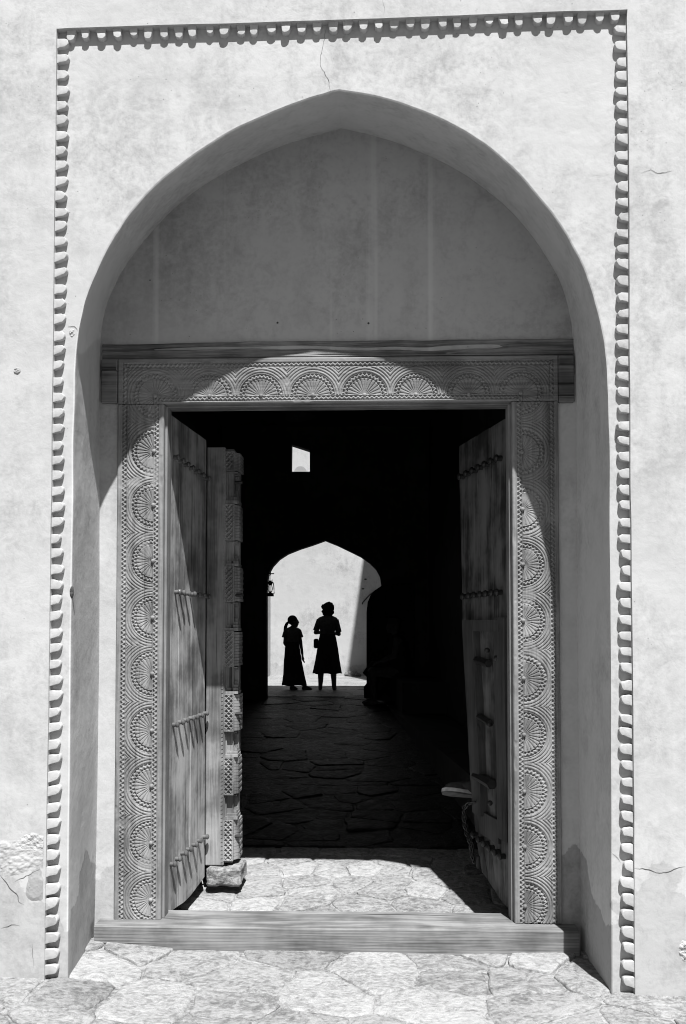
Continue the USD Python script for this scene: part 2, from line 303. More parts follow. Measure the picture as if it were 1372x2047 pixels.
def dens(c, per=7):
    """smooth through the springing, keeping the pointed apex"""
    from scipy.interpolate import PchipInterpolator
    k = 21; out = []
    for a in (c[:k + 1], c[k:]):
        s = np.r_[0, np.cumsum(np.linalg.norm(np.diff(a, axis=0), axis=1))]; u = np.concatenate([np.linspace(i, i + 1, per, endpoint=False) for i in range(len(a) - 1)] + [[len(a) - 1]])
        ss = np.interp(u, np.arange(len(a)), s)
        out.append(np.stack([PchipInterpolator(s, a[:, 0])(ss), PchipInterpolator(s, a[:, 1])(ss)], -1))
    from scipy.ndimage import gaussian_filter1d
    def sm1(o, k=24):
        p = np.vstack([2 * o[0] - o[k:0:-1], o, 2 * o[-1] - o[-2:-k - 2:-1]]); return gaussian_filter1d(p, 6, axis=0)[k:-k]
    sm = [sm1(o) for o in out]
    return np.vstack([sm[0][:-1], sm[1]])
ocd, icd = dens(oc), dens(ic)
tt = np.linspace(0, 60, len(ocd)); ocd = ocd + np.stack([noise1(tt, 11), noise1(tt, 12)], -1) * 0.008; icd = icd + np.stack([noise1(tt, 13), noise1(tt, 14)], -1) * 0.007
def nrm2(c):
    d = np.gradient(c, axis=0); d /= np.linalg.norm(d, axis=1, keepdims=True); return np.stack([-d[:, 1], d[:, 0]], -1)
on = nrm2(ocd)
if on[0][0] > 0: on = -on                   # points out of the opening
ring0 = ocd + on * 0.008
wall = thing('gate_wall', 'tall pale plastered fort wall with a pointed arch set in a toothed rectangular frame', 'wall')
obj('wall_face', prism_xz(sbox(-7, -0.4, 7, 6.2).difference(alf_poly), 0.0, 0.30), M['wall'], wall)
arch_poly = Polygon(ring0).buffer(0)
panel_poly = alf_poly.buffer(0.012).difference(arch_poly)
obj('spandrel_panel', sheet_xz(panel_poly, YP), M['wall'], wall)
# soffit and reveals of the arch: rings from the rounded arris back to the tympanum
rings = [np.insert(ring0, 1, YP, 1), np.insert(ocd + on * 0.0025, 1, YP + 0.003, 1), np.insert(ocd, 1, YP + 0.010, 1)]
for k in range(1, 13):
    t = k / 12; c = ocd * (1 - t) + icd * t
    w = (meshkit.fbm(np.stack([c[:, 0] * 2, np.full(len(c), t * 1.5), c[:, 1] * 2], -1), 3, 5) - 0.5) * 0.02 * math.sin(math.pi * t)
    rings.append(np.insert(c + on * w[:, None], 1, YP + 0.010 + (YT + 0.03 - YP - 0.010) * t, 1))
ia = 21 * 7
for part in (slice(0, ia + 1), slice(ia, None)): obj('arch_soffit', grid(np.array(rings)[:, part]), M['reveal'], wall, smooth=35)      # two halves that meet in a crease at the apex

# carved frame dimensions (from the photograph)
XiL, XiR = pY(325, 1300, YF)[0], pY(1026, 1300, YF)[0]
ZiT = pY(676, 804, YF)[2]
XoL, XoR = pY(231, 1300, YF)[0], pY(1120, 1300, YF)[0]
ZoT = pY(676, 713, YF)[2]
SILL_Z = 0.14
ap = np.vstack([icd]); tym_poly = Polygon(ap).buffer(0.02).difference(sbox(XoL + 0.03, -1, XoR - 0.03, ZoT + 0.02))
obj('tympanum', prism_xz(tym_poly.difference(sbox(-5, -1, 5, ZoT - 0.1)), YT, YT + 0.05), M['tymp'], wall)
strips = tym_poly.intersection(sbox(-5, -1, 5, ZoT - 0.1))
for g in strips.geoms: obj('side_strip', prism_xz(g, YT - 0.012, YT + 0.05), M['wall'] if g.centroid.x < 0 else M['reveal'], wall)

# teeth of the frame: rounded tongues that hang from the ledge of the recess
def tooth_mesh(L, w, h, seed):
    r = np.random.default_rng(seed)
    a = np.linspace(-math.pi / 2, math.pi / 2, 9)
    tip = [(L - w * .42 + w * .42 * math.cos(t) * r.uniform(.94, 1.06), w * .46 * math.sin(t)) for t in a]
    base = [(-0.012, -w * .56), (L * .25, -w * .52)] + tip + [(L * .25, w * .52), (-0.012, w * .56)]
    b = np.array(base); b[:, 1] += r.normal(0, .0012, len(b)); n = len(b)
    c = np.array([L * .35, 0])
    lays = []
    for s, z in ((1.06, 0.0), (1.04, h * .7), (0.985, h * .93), (0.91, h)):
        q = c + (b - c) * s; q[0] = b[0] * [1, 1.0 + (1 - s)]; q[-1] = b[-1] * [1, 1.0 + (1 - s)]; q[0, 0] = q[-1, 0] = -0.012
        lays.append(np.column_stack([q, np.full(n, z)]))
    V = np.vstack(lays + [[[c[0], c[1], h * 1.02]]]); F = []
    for k in range(3):
        for j in range(n - 1): F += [[k * n + j, k * n + j + 1, (k + 1) * n + j + 1], [k * n + j, (k + 1) * n + j + 1, (k + 1) * n + j]]
    for j in range(n): F.append([3 * n + j, 3 * n + (j + 1) % n, 4 * n])
    return V, np.array(F)
def put_teeth(p0, p1, inward, count, L, h, seed, skew=0.0):
    p0, p1 = np.array(p0), np.array(p1); d = (p1 - p0) / np.linalg.norm(p1 - p0); n = np.array(inward)
    pitch = np.linalg.norm(p1 - p0) / count
    for k in range(count):
        r = np.random.default_rng(seed * 1000 + k)
        low = (p0 + d * pitch * k)[1] < 0.62 and abs(inward[0]) > 0.5
        V, F = tooth_mesh(L * (r.uniform(.88, 1.07) if r.random() > .06 else r.uniform(.72, .85)) * (1.04 if low else 1), pitch * r.uniform(.49, .60) * (1.12 if low else 1), h * r.uniform(.92, 1.1) * (1.2 if low else 1), seed * 1000 + k)
        V = V.copy(); V[:, 1] += skew * V[:, 0]
        c = p0 + d * pitch * (k + .5 + r.normal(0, .045)); V[:, 1] += V[:, 0] * r.normal(0, .07); V[:, 2] *= 1 + r.normal(0, .12) * (V[:, 0] / L)
        xz = c + V[:, :1] * n + V[:, 1:2] * d
        flip = (n[0] * d[1] - n[1] * d[0]) > 0
        obj('tooth', trimesh.Trimesh(np.column_stack([xz[:, 0], YP + 0.001 - V[:, 2], xz[:, 1]]), F if flip else F[:, ::-1], process=False), M['wall'], wall, smooth=50)
tl, tr = alfiz[0], alfiz[1]
def ax_at(side, z):
    e = edge if side else edge
    a = al[3] if side == 0 else al[1]
    o = np.argsort(a[:, 1]); return np.interp(z, a[o, 1], a[o, 0])
put_teeth(tl + [0.03, 0], tr - [0.02, 0], (0.0, -1.0), 36, 0.052, 0.024, 1)
zt = tl[1] - 0.03; zb = 0.03
for s, (za, zc) in enumerate(((zt, 0.06), (tr[1] - 0.05, 0.03))):
    segs = 4; zz = np.linspace(za, zc, segs + 1)
    for i in range(segs):
        put_teeth((ax_at(s, zz[i]), zz[i]), (ax_at(s, zz[i + 1]), zz[i + 1]), (1.0 if s == 0 else -1.0, 0.0), 15, 0.056, 0.025, 10 + s * 10 + i, skew=-0.12)

# cracks, chips and patches that the plaster shows
def ribbon(pts, w, Y, seed=0):
    pts = np.array(pts, float); ls = LineString(pts); t = np.linspace(0, ls.length, max(6, int(ls.length / 0.012)))
    q = np.array([ls.interpolate(s).coords[0] for s in t]); q += np.stack([noise1(t * 24, seed + 3, 4), noise1(t * 24, seed + 4, 4)], -1) * 0.030
    d = np.gradient(q, axis=0); d /= np.linalg.norm(d, axis=1, keepdims=True) + 1e-9; n = np.stack([-d[:, 1], d[:, 0]], -1)
    wd = .55 * w * (0.25 + 1.1 * np.clip(noise1(t * 30, seed + 9) + .5, 0, 1)) * np.minimum(1, np.minimum(t, t[-1] - t) / 0.05 + .15)
    a, b = q + n * wd[:, None] / 2, q - n * wd[:, None] / 2
    return grid(np.stack([np.insert(a, 1, Y, 1), np.insert(b, 1, Y, 1)]))
def px2(pts, Y): return [pY(x, y, Y)[[0, 2]] for x, y in pts]
for i, (pts, w, Y) in enumerate(((((652, 55), (643, 100), (641, 130), (655, 152), (661, 180)), .0035, YP - .0015),
                   (((136, 655), (150, 650), (158, 658)), .010, YP - .0015),
                   (((0, 1748), (40, 1800), (50, 1808)), .007, -.0015), (((0, 1858), (20, 1850), (38, 1852)), .006, -.0015),
                   (((62, 1884), (64, 1905), (66, 1935)), .004, -.0015), (((30, 1762), (60, 1745), (82, 1735)), .005, -.0015),
                   (((1270, 1732), (1300, 1738), (1322, 1748), (1345, 1740), (1372, 1733)), .006, -.0015),
                   (((1282, 346), (1300, 340), (1325, 345), (1345, 342)), .005, -.0015), (((766, 0), (768, 30)), .002, -.0015),
                   (((1222, 1702), (1232, 1712), (1240, 1726)), .004, YP - .0015))):
    obj('crack', ribbon(px2(pts, Y), w, Y, i * 7), M['crack'], wall)
def blob(cx, cy, rx, rz, Y, depth, mat, seed, name):
    """a patch of broken or added plaster: a bumpy field with a ragged outline that dives into the wall at its rim"""
    c = pY(cx, cy, Y); n = 90; U, W = np.meshgrid(np.linspace(-1.5, 1.5, n), np.linspace(-1.5, 1.5, n), indexing='ij')
    X, Z = c[0] + U * rx, c[2] + W * rz
    q = np.stack([X, X * 0 + seed, Z], -1); rad = np.hypot(U, W)
    edge_ = rad + (meshkit.fbm(q * 11, 4, seed) - .5) * 1.1
    h = np.clip((1.0 - edge_) * 3.0, -1, 1) * .004 + (meshkit.fbm(q * 70, 4, seed + 1) - .5) * depth * np.clip((1.05 - edge_) * 4, 0, 1)
    m = grid(np.stack([X, Y - h, Z], -1)); keep = (h.ravel()[m.faces].max(1) > -.0035)
    if Y == 0.0: keep &= (m.vertices[:, 0][m.faces].max(1) < ax_at(0, c[2]) - .012) | (m.vertices[:, 0][m.faces].min(1) > ax_at(1, c[2]) + .012)
    m = trimesh.Trimesh(m.vertices, m.faces[keep], process=False); m.remove_unreferenced_vertices()
    return obj(name, m, mat, wall, smooth=True)
blob(24, 1712, .17, .10, 0.0, .009, M['rough_patch'], 3, 'broken_plaster')
blob(66, 1690, .07, .05, 0.0, .010, M['rough_patch'], 4, 'broken_plaster')
blob(74, 1768, .05, .08, 0.0, .002, M['patch'], 12, 'repair_patch')
blob(34, 741, .016, .013, 0.0, .012, M['patch'], 5, 'plaster_chip')
blob(1368, 1905, .025, .05, 0.0, .022, M['rough_patch'], 6, 'broken_plaster')
blob(144, 664, .012, .018, YP, .014, M['rough_patch'], 8, 'plaster_chip')
blob(143, 1184, .008, .022, YP, .008, M['crack'], 9, 'wall_hole')
for i, (x, y, s) in enumerate(((555, 645, .006), (737, 646, .006), (300, 560, .004))):
    obj('nail_hole', sphere(pY(x, y, YT), s, 1, (1, .4, 1)), M['crack'], wall)

# ------------------------------------------------------------------ the gatehouse behind: a dark vaulted passage
def cxY(Y): return -0.17 - 0.058 * (Y - 0.8)
YE0, YE1, HC = 10.2, 10.40, 5.15
gate = thing('gatehouse', 'dark gate passage with an arched opening and small window at its far end', 'building')
hw = 1.75
for s in (-1, 1):
    q = [(cxY(.66) + s * hw, .66), (cxY(YE1) + s * hw, YE1), (cxY(YE1) + s * (hw + .3), YE1), (cxY(.66) + s * (hw + .3), .66)]
    obj('passage_wall', prism_xy(Polygon(q), -0.3, HC + .1), M['passage_shade'], gate)
obj('passage_ceiling', prism_xy(Polygon([(cxY(.3) - 2.05, .3), (cxY(.3) + 2.05, .3), (cxY(YE1) + 2.05, YE1), (cxY(YE1) - 2.05, YE1)]), HC, HC + .06), M['passage_shade'], gate)
obj('front_wall_back', prism_xz(sbox(-2.3, -.3, 2.1, HC).difference(sbox(XiL - .04, -1, XiR + .04, ZiT + .03)), YT + .053, YT + .10), M['passage_shade'], gate)
far_arch = [(533, 1450), (533, 1300), (533, 1175), (536, 1148), (545, 1132), (558, 1118), (575, 1107), (600, 1097), (625, 1089), (650, 1080), (675, 1090), (700, 1102), (722, 1113), (740, 1126), (752, 1138), (760, 1153), (763, 1172), (763, 1300), (763, 1450)]
fa = np.array([pY(x, y, YE0)[[0, 2]] for x, y in far_arch]); fa[[0, -1], 1] = 0.2
win = np.array([pY(x, y, YE0)[[0, 2]] for x, y in ((582, 943), (620, 943), (620, 900), (583, 888))])
xa, xb = cxY(YE0) - 2.05, cxY(YE0) + 2.05
obj('end_wall', prism_xz(sbox(xa, 0, xb, 6.15).difference(Polygon(fa)).difference(Polygon(win)), YE0, YE1), M['passage_shade'], gate)
# courtyard beyond
YW = 17.0; ZC = 0.56
cy = thing('courtyard_wall', 'sunlit plaster wall across the courtyard, seen through the far arch', 'wall')
obj('wall_face', bx(-4.2, 4, YW, YW + .4, 0, 9.5), M['court'], cy)
cw = pY(601, 946, YW); a_ = np.linspace(0, math.pi, 14)
obj('round_merlon', prism_xz(Polygon([(cw[0] + .16 * math.cos(t), cw[2] + .17 * math.sin(t)) for t in a_] + [(cw[0] - .16, cw[2] - .5), (cw[0] + .16, cw[2] - .5)]), YW - .05, YW - .003), M['patch'], cy)
for i, (x, y) in enumerate(((731, 1158), (726, 1177))):
    obj('wall_hole', sphere(pY(x, y, YW), .03, 1, (1.2, .3, .7)), M['crack'], cy)
p_, q_ = pY(725, 1205, YW - .05), pY(752, 1180, YW - .05)
obj('iron_hook', cat([tube([p_ - [0, 0, .04], p_, (p_ + q_) / 2 + [0, -.03, .03], q_ + [0, .04, 0]], .018, 6)]), M['iron'], cy)
left_b = thing('courtyard_side_wall', 'narrow sunlit strip of side wall at the left edge of the far arch', 'wall')
q0 = pY(541, 1300, YW)[0]
obj('wall_face', prism_xy(Polygon([(q0, YW - .003), (q0 - .02, YE1 + .5), (q0 - .4, YE1 + .5), (q0 - .4, YW - .003)]), 0, 6.0), M['court'], left_b)
tow = thing('courtyard_tower', 'tall plain tower on the right of the courtyard that shades the far wall', 'building')
kx = RAYDIR[0] / RAYDIR[1]; kz = -RAYDIR[2] / RAYDIR[1]
P1 = pY(726, 1120, YW); ZT = 13.0; XE = P1[0] - (ZT - P1[2]) / kz * kx
obj('tower_wall', bx(XE, XE + 4, YE1 + .05, YW - .01, 0, ZT), M['court'], tow)

# ------------------------------------------------------------------ ground and paving
obj('ground', bx(-60, 60, -60, 60, -0.5, -0.06), M['ground'], kind='structure')
pav = thing('paving', kind='structure')
def smooth01(t): t = np.clip(t, 0, 1); return t * t * (3 - 2 * t)
def gz(X, Y):
    inner = np.where(np.asarray(Y) > 0.7, 0.55 * np.clip((np.asarray(Y) - .9) / 9.8, 0, 1), 0)
    outer = np.where(np.asarray(Y) < 0.6, 0.055 * smooth01((-0.9 - np.asarray(X)) / 0.8) + 0.01, 0)
    return inner + outer
def bed(x0, x1, y0, y1, nx, ny, off):
    X, Y = np.meshgrid(np.linspace(x0, x1, nx), np.linspace(y0, y1, ny), indexing='ij')
    Z = gz(X, Y) + off + (meshkit.fbm(np.stack([X * 5, Y * 5, X * 0], -1), 3, 2) - .5) * .008
    return grid(np.stack([X, Y, Z], -1))
obj('mortar_bed', bed(-4, 4, -3, 0.62, 160, 90, -.008), M['mortar'], pav, smooth=True)
obj('mortar_bed', bed(-2.6, 2.2, 0.70, 2.38, 80, 60, -.006), M['mortar'], pav, smooth=True)
obj('mortar_bed', bed(-2.6, 2.2, 2.38, YE1 + 2.8, 80, 160, -.001), M['inner'][1], pav, smooth=True)  # joints take the painted-in passage shade, from just past the sunlit floor
obj('courtyard_floor', bx(-5, 5, YE1 + .2, YW + .2, 0, ZC - 0.004), M['st'][1], pav)
def cells(x0, x1, y0, y1, fsize, seed, fixed=()):
    r = np.random.default_rng(seed); pts = list(fixed); y = y0
    while y < y1:
        s = fsize(y); x = x0 + r.uniform(0, s)
        while x < x1:
            p = (x + r.normal(0, s * .2), y + r.normal(0, s * .16))
            if all(math.hypot(p[0] - f[0], p[1] - f[1]) > .3 for f in fixed): pts.append(p)
            x += s * r.uniform(.75, 1.35)
        y += s * .72
    P = np.array(pts); far = np.array([[-40, -40], [40, -40], [40, 60], [-40, 60.0]])
    vor = Voronoi(np.vstack([P, far])); rect = sbox(x0, y0, x1, y1)
    for i in range(len(P)):
        reg = vor.regions[vor.point_region[i]]
        if -1 in reg or not reg: continue
        g = Polygon(vor.vertices[reg]).intersection(rect)
        if g.area > .004: yield i, g
def paving(x0, x1, y0, y1, fsize, seed, fixed=(), gap=.010, mats=(0, 1, 1, 2, 3), pal=M['st']):
    r = np.random.default_rng(seed + 50)
    for i, g in cells(x0, x1, y0, y1, fsize, seed, fixed):
        g = g.buffer(-gap - .02).buffer(.02)
        if g.is_empty or g.geom_type != 'Polygon': continue
        L = g.exterior.length; n = int(np.clip(L / .045, 12, 34))
        o = np.array([g.exterior.interpolate(t * L / n).coords[0] for t in range(n)])
        c = np.array(g.centroid.coords[0])
        o = c + (o - c) * (1 + 0.22 * noise1(np.arange(n) * .8, seed * 100 + i, 3)[:, None])
        tilt = r.normal(0, .007, 2); dz = r.normal(.003, .004)
        def zz(q): return gz(q[:, 0], q[:, 1]) + dz + (q - c) @ tilt + (meshkit.fbm(np.column_stack([q * 7, np.full(len(q), i * 3.3)]), 3, 4) - .5) * .012
        lays = []
        for s, dd in ((1.0, -.035), (1.0, -.009), (.965, -.002), (.90, 0.0), (.6, 0.002), (.3, .002)):
            q = c + (o - c) * s; lays.append(np.column_stack([q, zz(q) + dd]))
        V = np.vstack(lays + [np.column_stack([c[None], zz(c[None])])]); F = []
        for k in range(5):
            for j in range(n): a, b = k * n + j, k * n + (j + 1) % n; F += [[a, b, b + n], [a, b + n, a + n]]
        for j in range(n): F.append([5 * n + j, 5 * n + (j + 1) % n, 6 * n])
        m = mats[r.integers(len(mats))] if i >= len(fixed) else 0
        obj('paving_stone', trimesh.Trimesh(V, np.array(F), process=False), pal[m], pav, smooth=40)
fx = [tuple(pZ(x, y, 0.01)[:2]) for x, y in ((640, 1985), (870, 2010), (300, 2010), (760, 1945))]
paving(-2.5, 2.3, -1.1, 0.56, lambda y: .36, 21, fx, gap=.008, mats=(0, 1, 1, 1, 1, 1, 2))
paving(-1.85, 1.5, 0.80, 2.38, lambda y: .30, 22, gap=.006, mats=(0, 1, 1, 1, 1, 2))
paving(-1.9, 1.5, 2.39, 4.3, lambda y: .40, 24, gap=.008, mats=(0, 0, 1), pal=M['inner'])  # stones with painted-in shade start just behind the sunlit floor
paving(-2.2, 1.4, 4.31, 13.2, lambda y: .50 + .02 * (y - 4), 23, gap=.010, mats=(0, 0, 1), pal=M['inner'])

# ------------------------------------------------------------------ carved door frame
def centers_px():
    Lc = [(310, 787), (305, 902), (305, 1009.6), (304, 1121.6), (302.6, 1234.7), (301, 1347), (301, 1460.8), (300, 1572), (299, 1686), (297, 1800)]
    Rc = [(1046, 787), (1048, 903), (1047.6, 1018), (1047, 1128.6), (1046, 1241), (1046, 1356.7), (1046, 1469.4), (1046, 1583), (1046, 1693.8), (1045, 1812.7)]
    Tc = [(419, 787), (522, 787), (625.4, 787), (729, 787), (831.6, 787), (937.8, 787)]
    dl = .057
    L = [(XiL - dl, pY(x, y, YF)[2]) for x, y in Lc]; R = [(XiR + dl, pY(x, y, YF)[2]) for x, y in Rc]
    L[0] = (XiL - .052, ZiT + .045); R[0] = (XiR + .052, ZiT + .045)
    T = [(pY(x, y, YF)[0], ZiT + .040) for x, y in Tc]
    return np.array(L), np.array(R), np.array(T)
LC, RC, TC = centers_px()
CEN = np.vstack([LC, RC, TC]); KD = cKDTree(CEN)
WJ, WL = XiL - XoL, ZoT - ZiT
def groove(d, w, depth): return -depth * np.clip(1 - np.abs(d) / w, 0, 1)
def zig(w, u, half, period, depth):
    t = (u / period) % 1.0; tri = np.abs(t * 2 - 1) * 2 - 1
    e = np.abs(w - tri * half * .42) ; inside = np.clip((half - np.abs(w)) / .0025, 0, 1)
    return -depth * np.clip((e - .0028) / (half * .55), 0, 1) * inside
def relief(X, Z):
    dL, dR, dT = XiL - X, X - XiR, Z - ZiT
    din = np.maximum(np.maximum(dL, dR), dT)
    top = dT >= np.maximum(dL, dR); u = np.where(top, X, Z)
    wid = np.where(top, WL, WJ)
    dist, idx = KD.query(np.stack([X, Z], -1).reshape(-1, 2)); dist = dist.reshape(X.shape); c = CEN[idx.reshape(X.shape)]
    rr_ = np.random.default_rng(5); k1 = rr_.normal(0, .022, len(CEN))[idx].reshape(X.shape); k2 = rr_.uniform(-.12, .12, len(CEN))[idx].reshape(X.shape); k3 = rr_.uniform(.75, 1.15, len(CEN))[idx].reshape(X.shape)
    ang = np.arctan2(Z - c[..., 1], X - c[..., 0]) + k2
    h = np.zeros_like(X)
    h += -.008 * np.clip(1 - din / .010, 0, 1) ** 2
    din = din + np.where(top, .017, 0); wid = wid + np.where(top, .017, 0)
    h += np.where(top, 0, groove(din - .0245, .0028, .003))
    h += zig(din - .042, u, .0135, .0255, .008)
    h += groove(din - .0585, .0022, .004)
    wo = wid - din
    arcs = (din > .060) & (wo > .055)
    a = np.zeros_like(X)
    for r0 in (.128, .1435, .159, .1745, .190): a += groove(dist - r0, .0038, .0052)
    rr = dist * (1 + k1)
    u2 = ang * .106
    a += np.where((rr > .090) & (rr < .124), zig(rr - .1075, ang * .1075, .0155, .1075 * math.pi / 16, .009), 0)
    np_ = 26
    ph = (ang / (2 * math.pi) * np_) % 1.0; dl = np.abs(ph - .5) * 2 * math.pi / np_ * rr
    dl = (0.5 - np.abs(ph - .5)) * 2 * math.pi / np_ * rr
    petal = (rr < .090)
    a += np.where(petal, -.008 * (1 - np.clip(rr / .092, 0, 1) ** 2) + groove(dl, .0032, .0042) - .004 * np.clip((rr - .080) / .01, 0, 1) * np.clip(1 - dl / .008, 0, 1), 0)
    # leaf in the spandrel between two circles
    far = np.clip((rr - .186) / .006, 0, 1)
    a += far * -.0045 * (0.5 + 0.5 * np.cos((rr - .186) / .0125 * 2 * math.pi))
    h += np.where(arcs, a * k3, 0)
    h += np.where(wo > .0, zig(wo - .040, u, .0135, .0255, .008) + groove(wo - .0555, .0022, .003), 0)
    h += -.006 * np.clip(1 - wo / .008, 0, 1) ** 2
    h += (meshkit.fbm(np.stack([X * 30, Z * 30, X * 0], -1), 3, 8) - .5) * .0022 + (meshkit.fbm(np.stack([X * 3, Z * 3, X * 0], -1), 2, 9) - .5) * .006
    # wear: some stretches of the carving are rubbed shallow
    wear = .92 + .34 * meshkit.fbm(np.stack([X * 2.2, Z * 2.2, X * 0 + 3], -1), 3, 31)
    chip = np.clip((meshkit.fbm(np.stack([X * 9, Z * 9, X * 0 + 5], -1), 3, 77) - .66) * 9, 0, 1)
    return h * np.clip(wear, .8, 1.25) * (1 - .75 * chip) - chip * .004
def carved(x0, x1, z0, z1, step, mask=None):
    nx, nz = int((x1 - x0) / step) + 1, int((z1 - z0) / step) + 1
    X, Z = np.meshgrid(np.linspace(x0, x1, nx), np.linspace(z0, z1, nz), indexing='ij')
    H = relief(X, Z); Y = YF - H
    P = np.stack([X, Y, Z], -1)
    # a skirt round the edge makes it a slab
    E = np.pad(P, ((1, 1), (1, 1), (0, 0)), mode='edge'); E[[0, -1], :, 1] = YF + .10; E[:, [0, -1], 1] = YF + .10
    return grid(E)
frame = thing('door_frame', 'carved wooden door frame with rows of half rosettes and zigzag borders', 'door frame')
ST = .0026
obj('jamb', carved(XoL, XiL, SILL_Z + .002, ZiT - .003, ST), M['frame_v'], frame, smooth=True, label='left carved jamb')
obj('jamb', carved(XiR, XoR, SILL_Z + .002, ZiT - .003, ST), M['frame_v'], frame, smooth=True, label='right carved jamb')
obj('lintel', carved(XoL, XoR, ZiT, ZoT, ST), M['frame_h'], frame, smooth=True)
xl, xr = pY(202, 750, YF)[0], pY(1149, 750, YF)[0]
obj('lintel_end', rbox(xl, XoL - .003, YF - .004, YF + .1, ZiT + .005, ZoT, .006), M['beam'], frame)
obj('lintel_end', rbox(XoR + .003, xr, YF - .004, YF + .1, ZiT - .01, ZoT, .006), M['beam'], frame)
for s, x0, x1 in ((0, XiL - .004, XiL + .012), (1, XiR - .012, XiR + .004)):
    obj('rebate', rbox(x0, x1, YF + .035, YF + .13, SILL_Z, ZiT - .004, .003), M['frame_v'], frame)
obj('rebate', rbox(XiL, XiR, YF + .035, YF + .13, ZiT - .012, ZiT + .004, .003), M['beam'], frame)
for k, (x, z) in enumerate(np.vstack([LC, RC, TC])):
    obj('boss', sphere((x, YF + .005, z), .0125, 2, (1, 1.0, 1)), M['frame_v'], frame, smooth=True)
# split old beam above the lintel
def beam_mesh():
    z0, z1 = ZoT + .006, pY(676, 679, YF)[2]; nx, nz = 420, 40
    U, W = np.meshgrid(np.linspace(xl, xr, nx), np.linspace(0, 1, nz), indexing='ij')
    top = z1 + noise1(U[:, 0] * 3, 41)[:, None] * .02
    Z = z0 + (top - z0) * W
    h = (meshkit.fbm(np.stack([U * 2.2, W * 5, U * 0], -1), 4, 44) - .5) * .03
    cr = 0.62 + .22 * (noise1(U[:, 0] * 1.6, 46))[:, None] * 2
    wd = .05 + .16 * np.clip(noise1(U[:, 0] * 2.3, 48, 2) + .12, 0, 1)[:, None] * 2
    on_ = np.clip(np.minimum((U - (xl + .25)) / .1, (xr - .35 - U) / .1), 0, 1)
    h -= .03 * np.clip(1 - np.abs(W - cr) / wd, 0, 1) ** .6 * on_
    h -= .012 * np.clip(1 - np.minimum(W, 1 - W) / .08, 0, 1) ** 2
    P = np.stack([U, YF + .018 - h, Z], -1); E = np.pad(P, ((1, 1), (1, 1), (0, 0)), mode='edge'); E[[0, -1], :, 1] = YF + .10; E[:, [0, -1], 1] = YF + .10
    return grid(E)
obj('upper_beam', beam_mesh(), M['beam'], frame, smooth=40, label='cracked plain beam above the carved lintel')

# sill beam
def sill_mesh():
    xa_, xb_ = pY(188, 1860, .5)[0], pY(1159, 1860, .5)[0]
    y0, y1 = .50, .775; sec = [(y0 + .004, -.06), (y0, .03), (y0 + .001, SILL_Z - .012), (y0 + .004, SILL_Z - .004), (y0 + .014, SILL_Z), ((y0 + y1) / 2, SILL_Z + .003), (y1 - .014, SILL_Z), (y1, SILL_Z - .014), (y1, -.06)]
    n = 160; xs = np.linspace(xa_, xb_, n); P = np.zeros((n, len(sec), 3))
    for j, (y, z) in enumerate(sec):
        P[:, j, 0] = xs; P[:, j, 1] = y + noise1(xs * 3, 60 + j) * .010; P[:, j, 2] = z + (noise1(xs * 4, 80 + j) * .010 if z > 0 else 0) - (.006 * smooth01((xs - .6) / .5) if z > 0 else 0)
    m = grid(P); caps = []
    for e in (0, -1):
        v = P[e]; caps.append((np.vstack([v, v.mean(0)]), np.array([[i, (i + 1) % len(v), len(v)] for i in range(len(v))])))
    return cat([m] + caps)
obj('sill_beam', sill_mesh(), M['sill'], smooth=30, label='thick worn wooden sill beam across the foot of the doorway', cat='door sill')

# ------------------------------------------------------------------ left door leaf, opened inwards
LH = np.array([-1.172 + .03, 0.70, 0]); LD = np.array([.121, 1.0, 0]); LD /= np.linalg.norm(LD); LN = np.array([LD[1], -LD[0], 0])   # faces into the opening
LW = np.linalg.norm(pPl(411, 1300, LH, LN)[:2] - LH[:2])
def leafpt(H, D, N, s, off, z): return H + D * s + N * off + np.array([0, 0, z])
def plank_mesh(H, D, N, s0, s1, zlo, zhi, th, seed, n=40):
    """a board on edge; zlo / zhi are functions of s; the face is slightly uneven"""
    ss = np.array([s0, s0 + .0015, (s0 + s1) / 2, s1 - .0015, s1]); off = np.array([-.003, 0, .001, 0, -.003])
    tz = np.linspace(0, 1, n); P = np.zeros((len(ss), n, 3))
    for i, s in enumerate(ss):
        a, b = zlo(s), zhi(s); z = a + (b - a) * tz
        o = off[i] + noise1(z * 2 + seed, seed, 2) * .006; sj = s + noise1(z * 1.5 + 9, seed + (i > 2), 2) * .003
        P[i] = H + D * sj[:, None] + N * o[:, None]; P[i, :, 2] = z
    B = P[::-1].copy() - N * th
    R = np.concatenate([P, B, P[:1]]); m = grid(R)
    ends = []
    for e in (0, -1):
        v = np.concatenate([P[:, e], B[:, e]]); ends.append((np.vstack([v, v.mean(0)]), np.array([[k, (k + 1) % len(v), len(v)] for k in range(len(v))])))
    return cat([m] + ends)
ZTOP = ZiT - .02
lleaf = thing('door_leaf', 'left door leaf of pale weathered planks with rows of pegs, opened inwards', 'door', group=None)
for k, (a, b) in enumerate(((0, .30), (.3015, .60), (.6015, 1.0))):
    obj('plank', plank_mesh(LH, LD, LN, a * LW, b * LW, lambda s: .10 + .015 * math.sin(s * 9 + 1) + .02 * (s / LW), lambda s: ZTOP, .05, 90 + k), M['leaf_l'], lleaf, smooth=40)
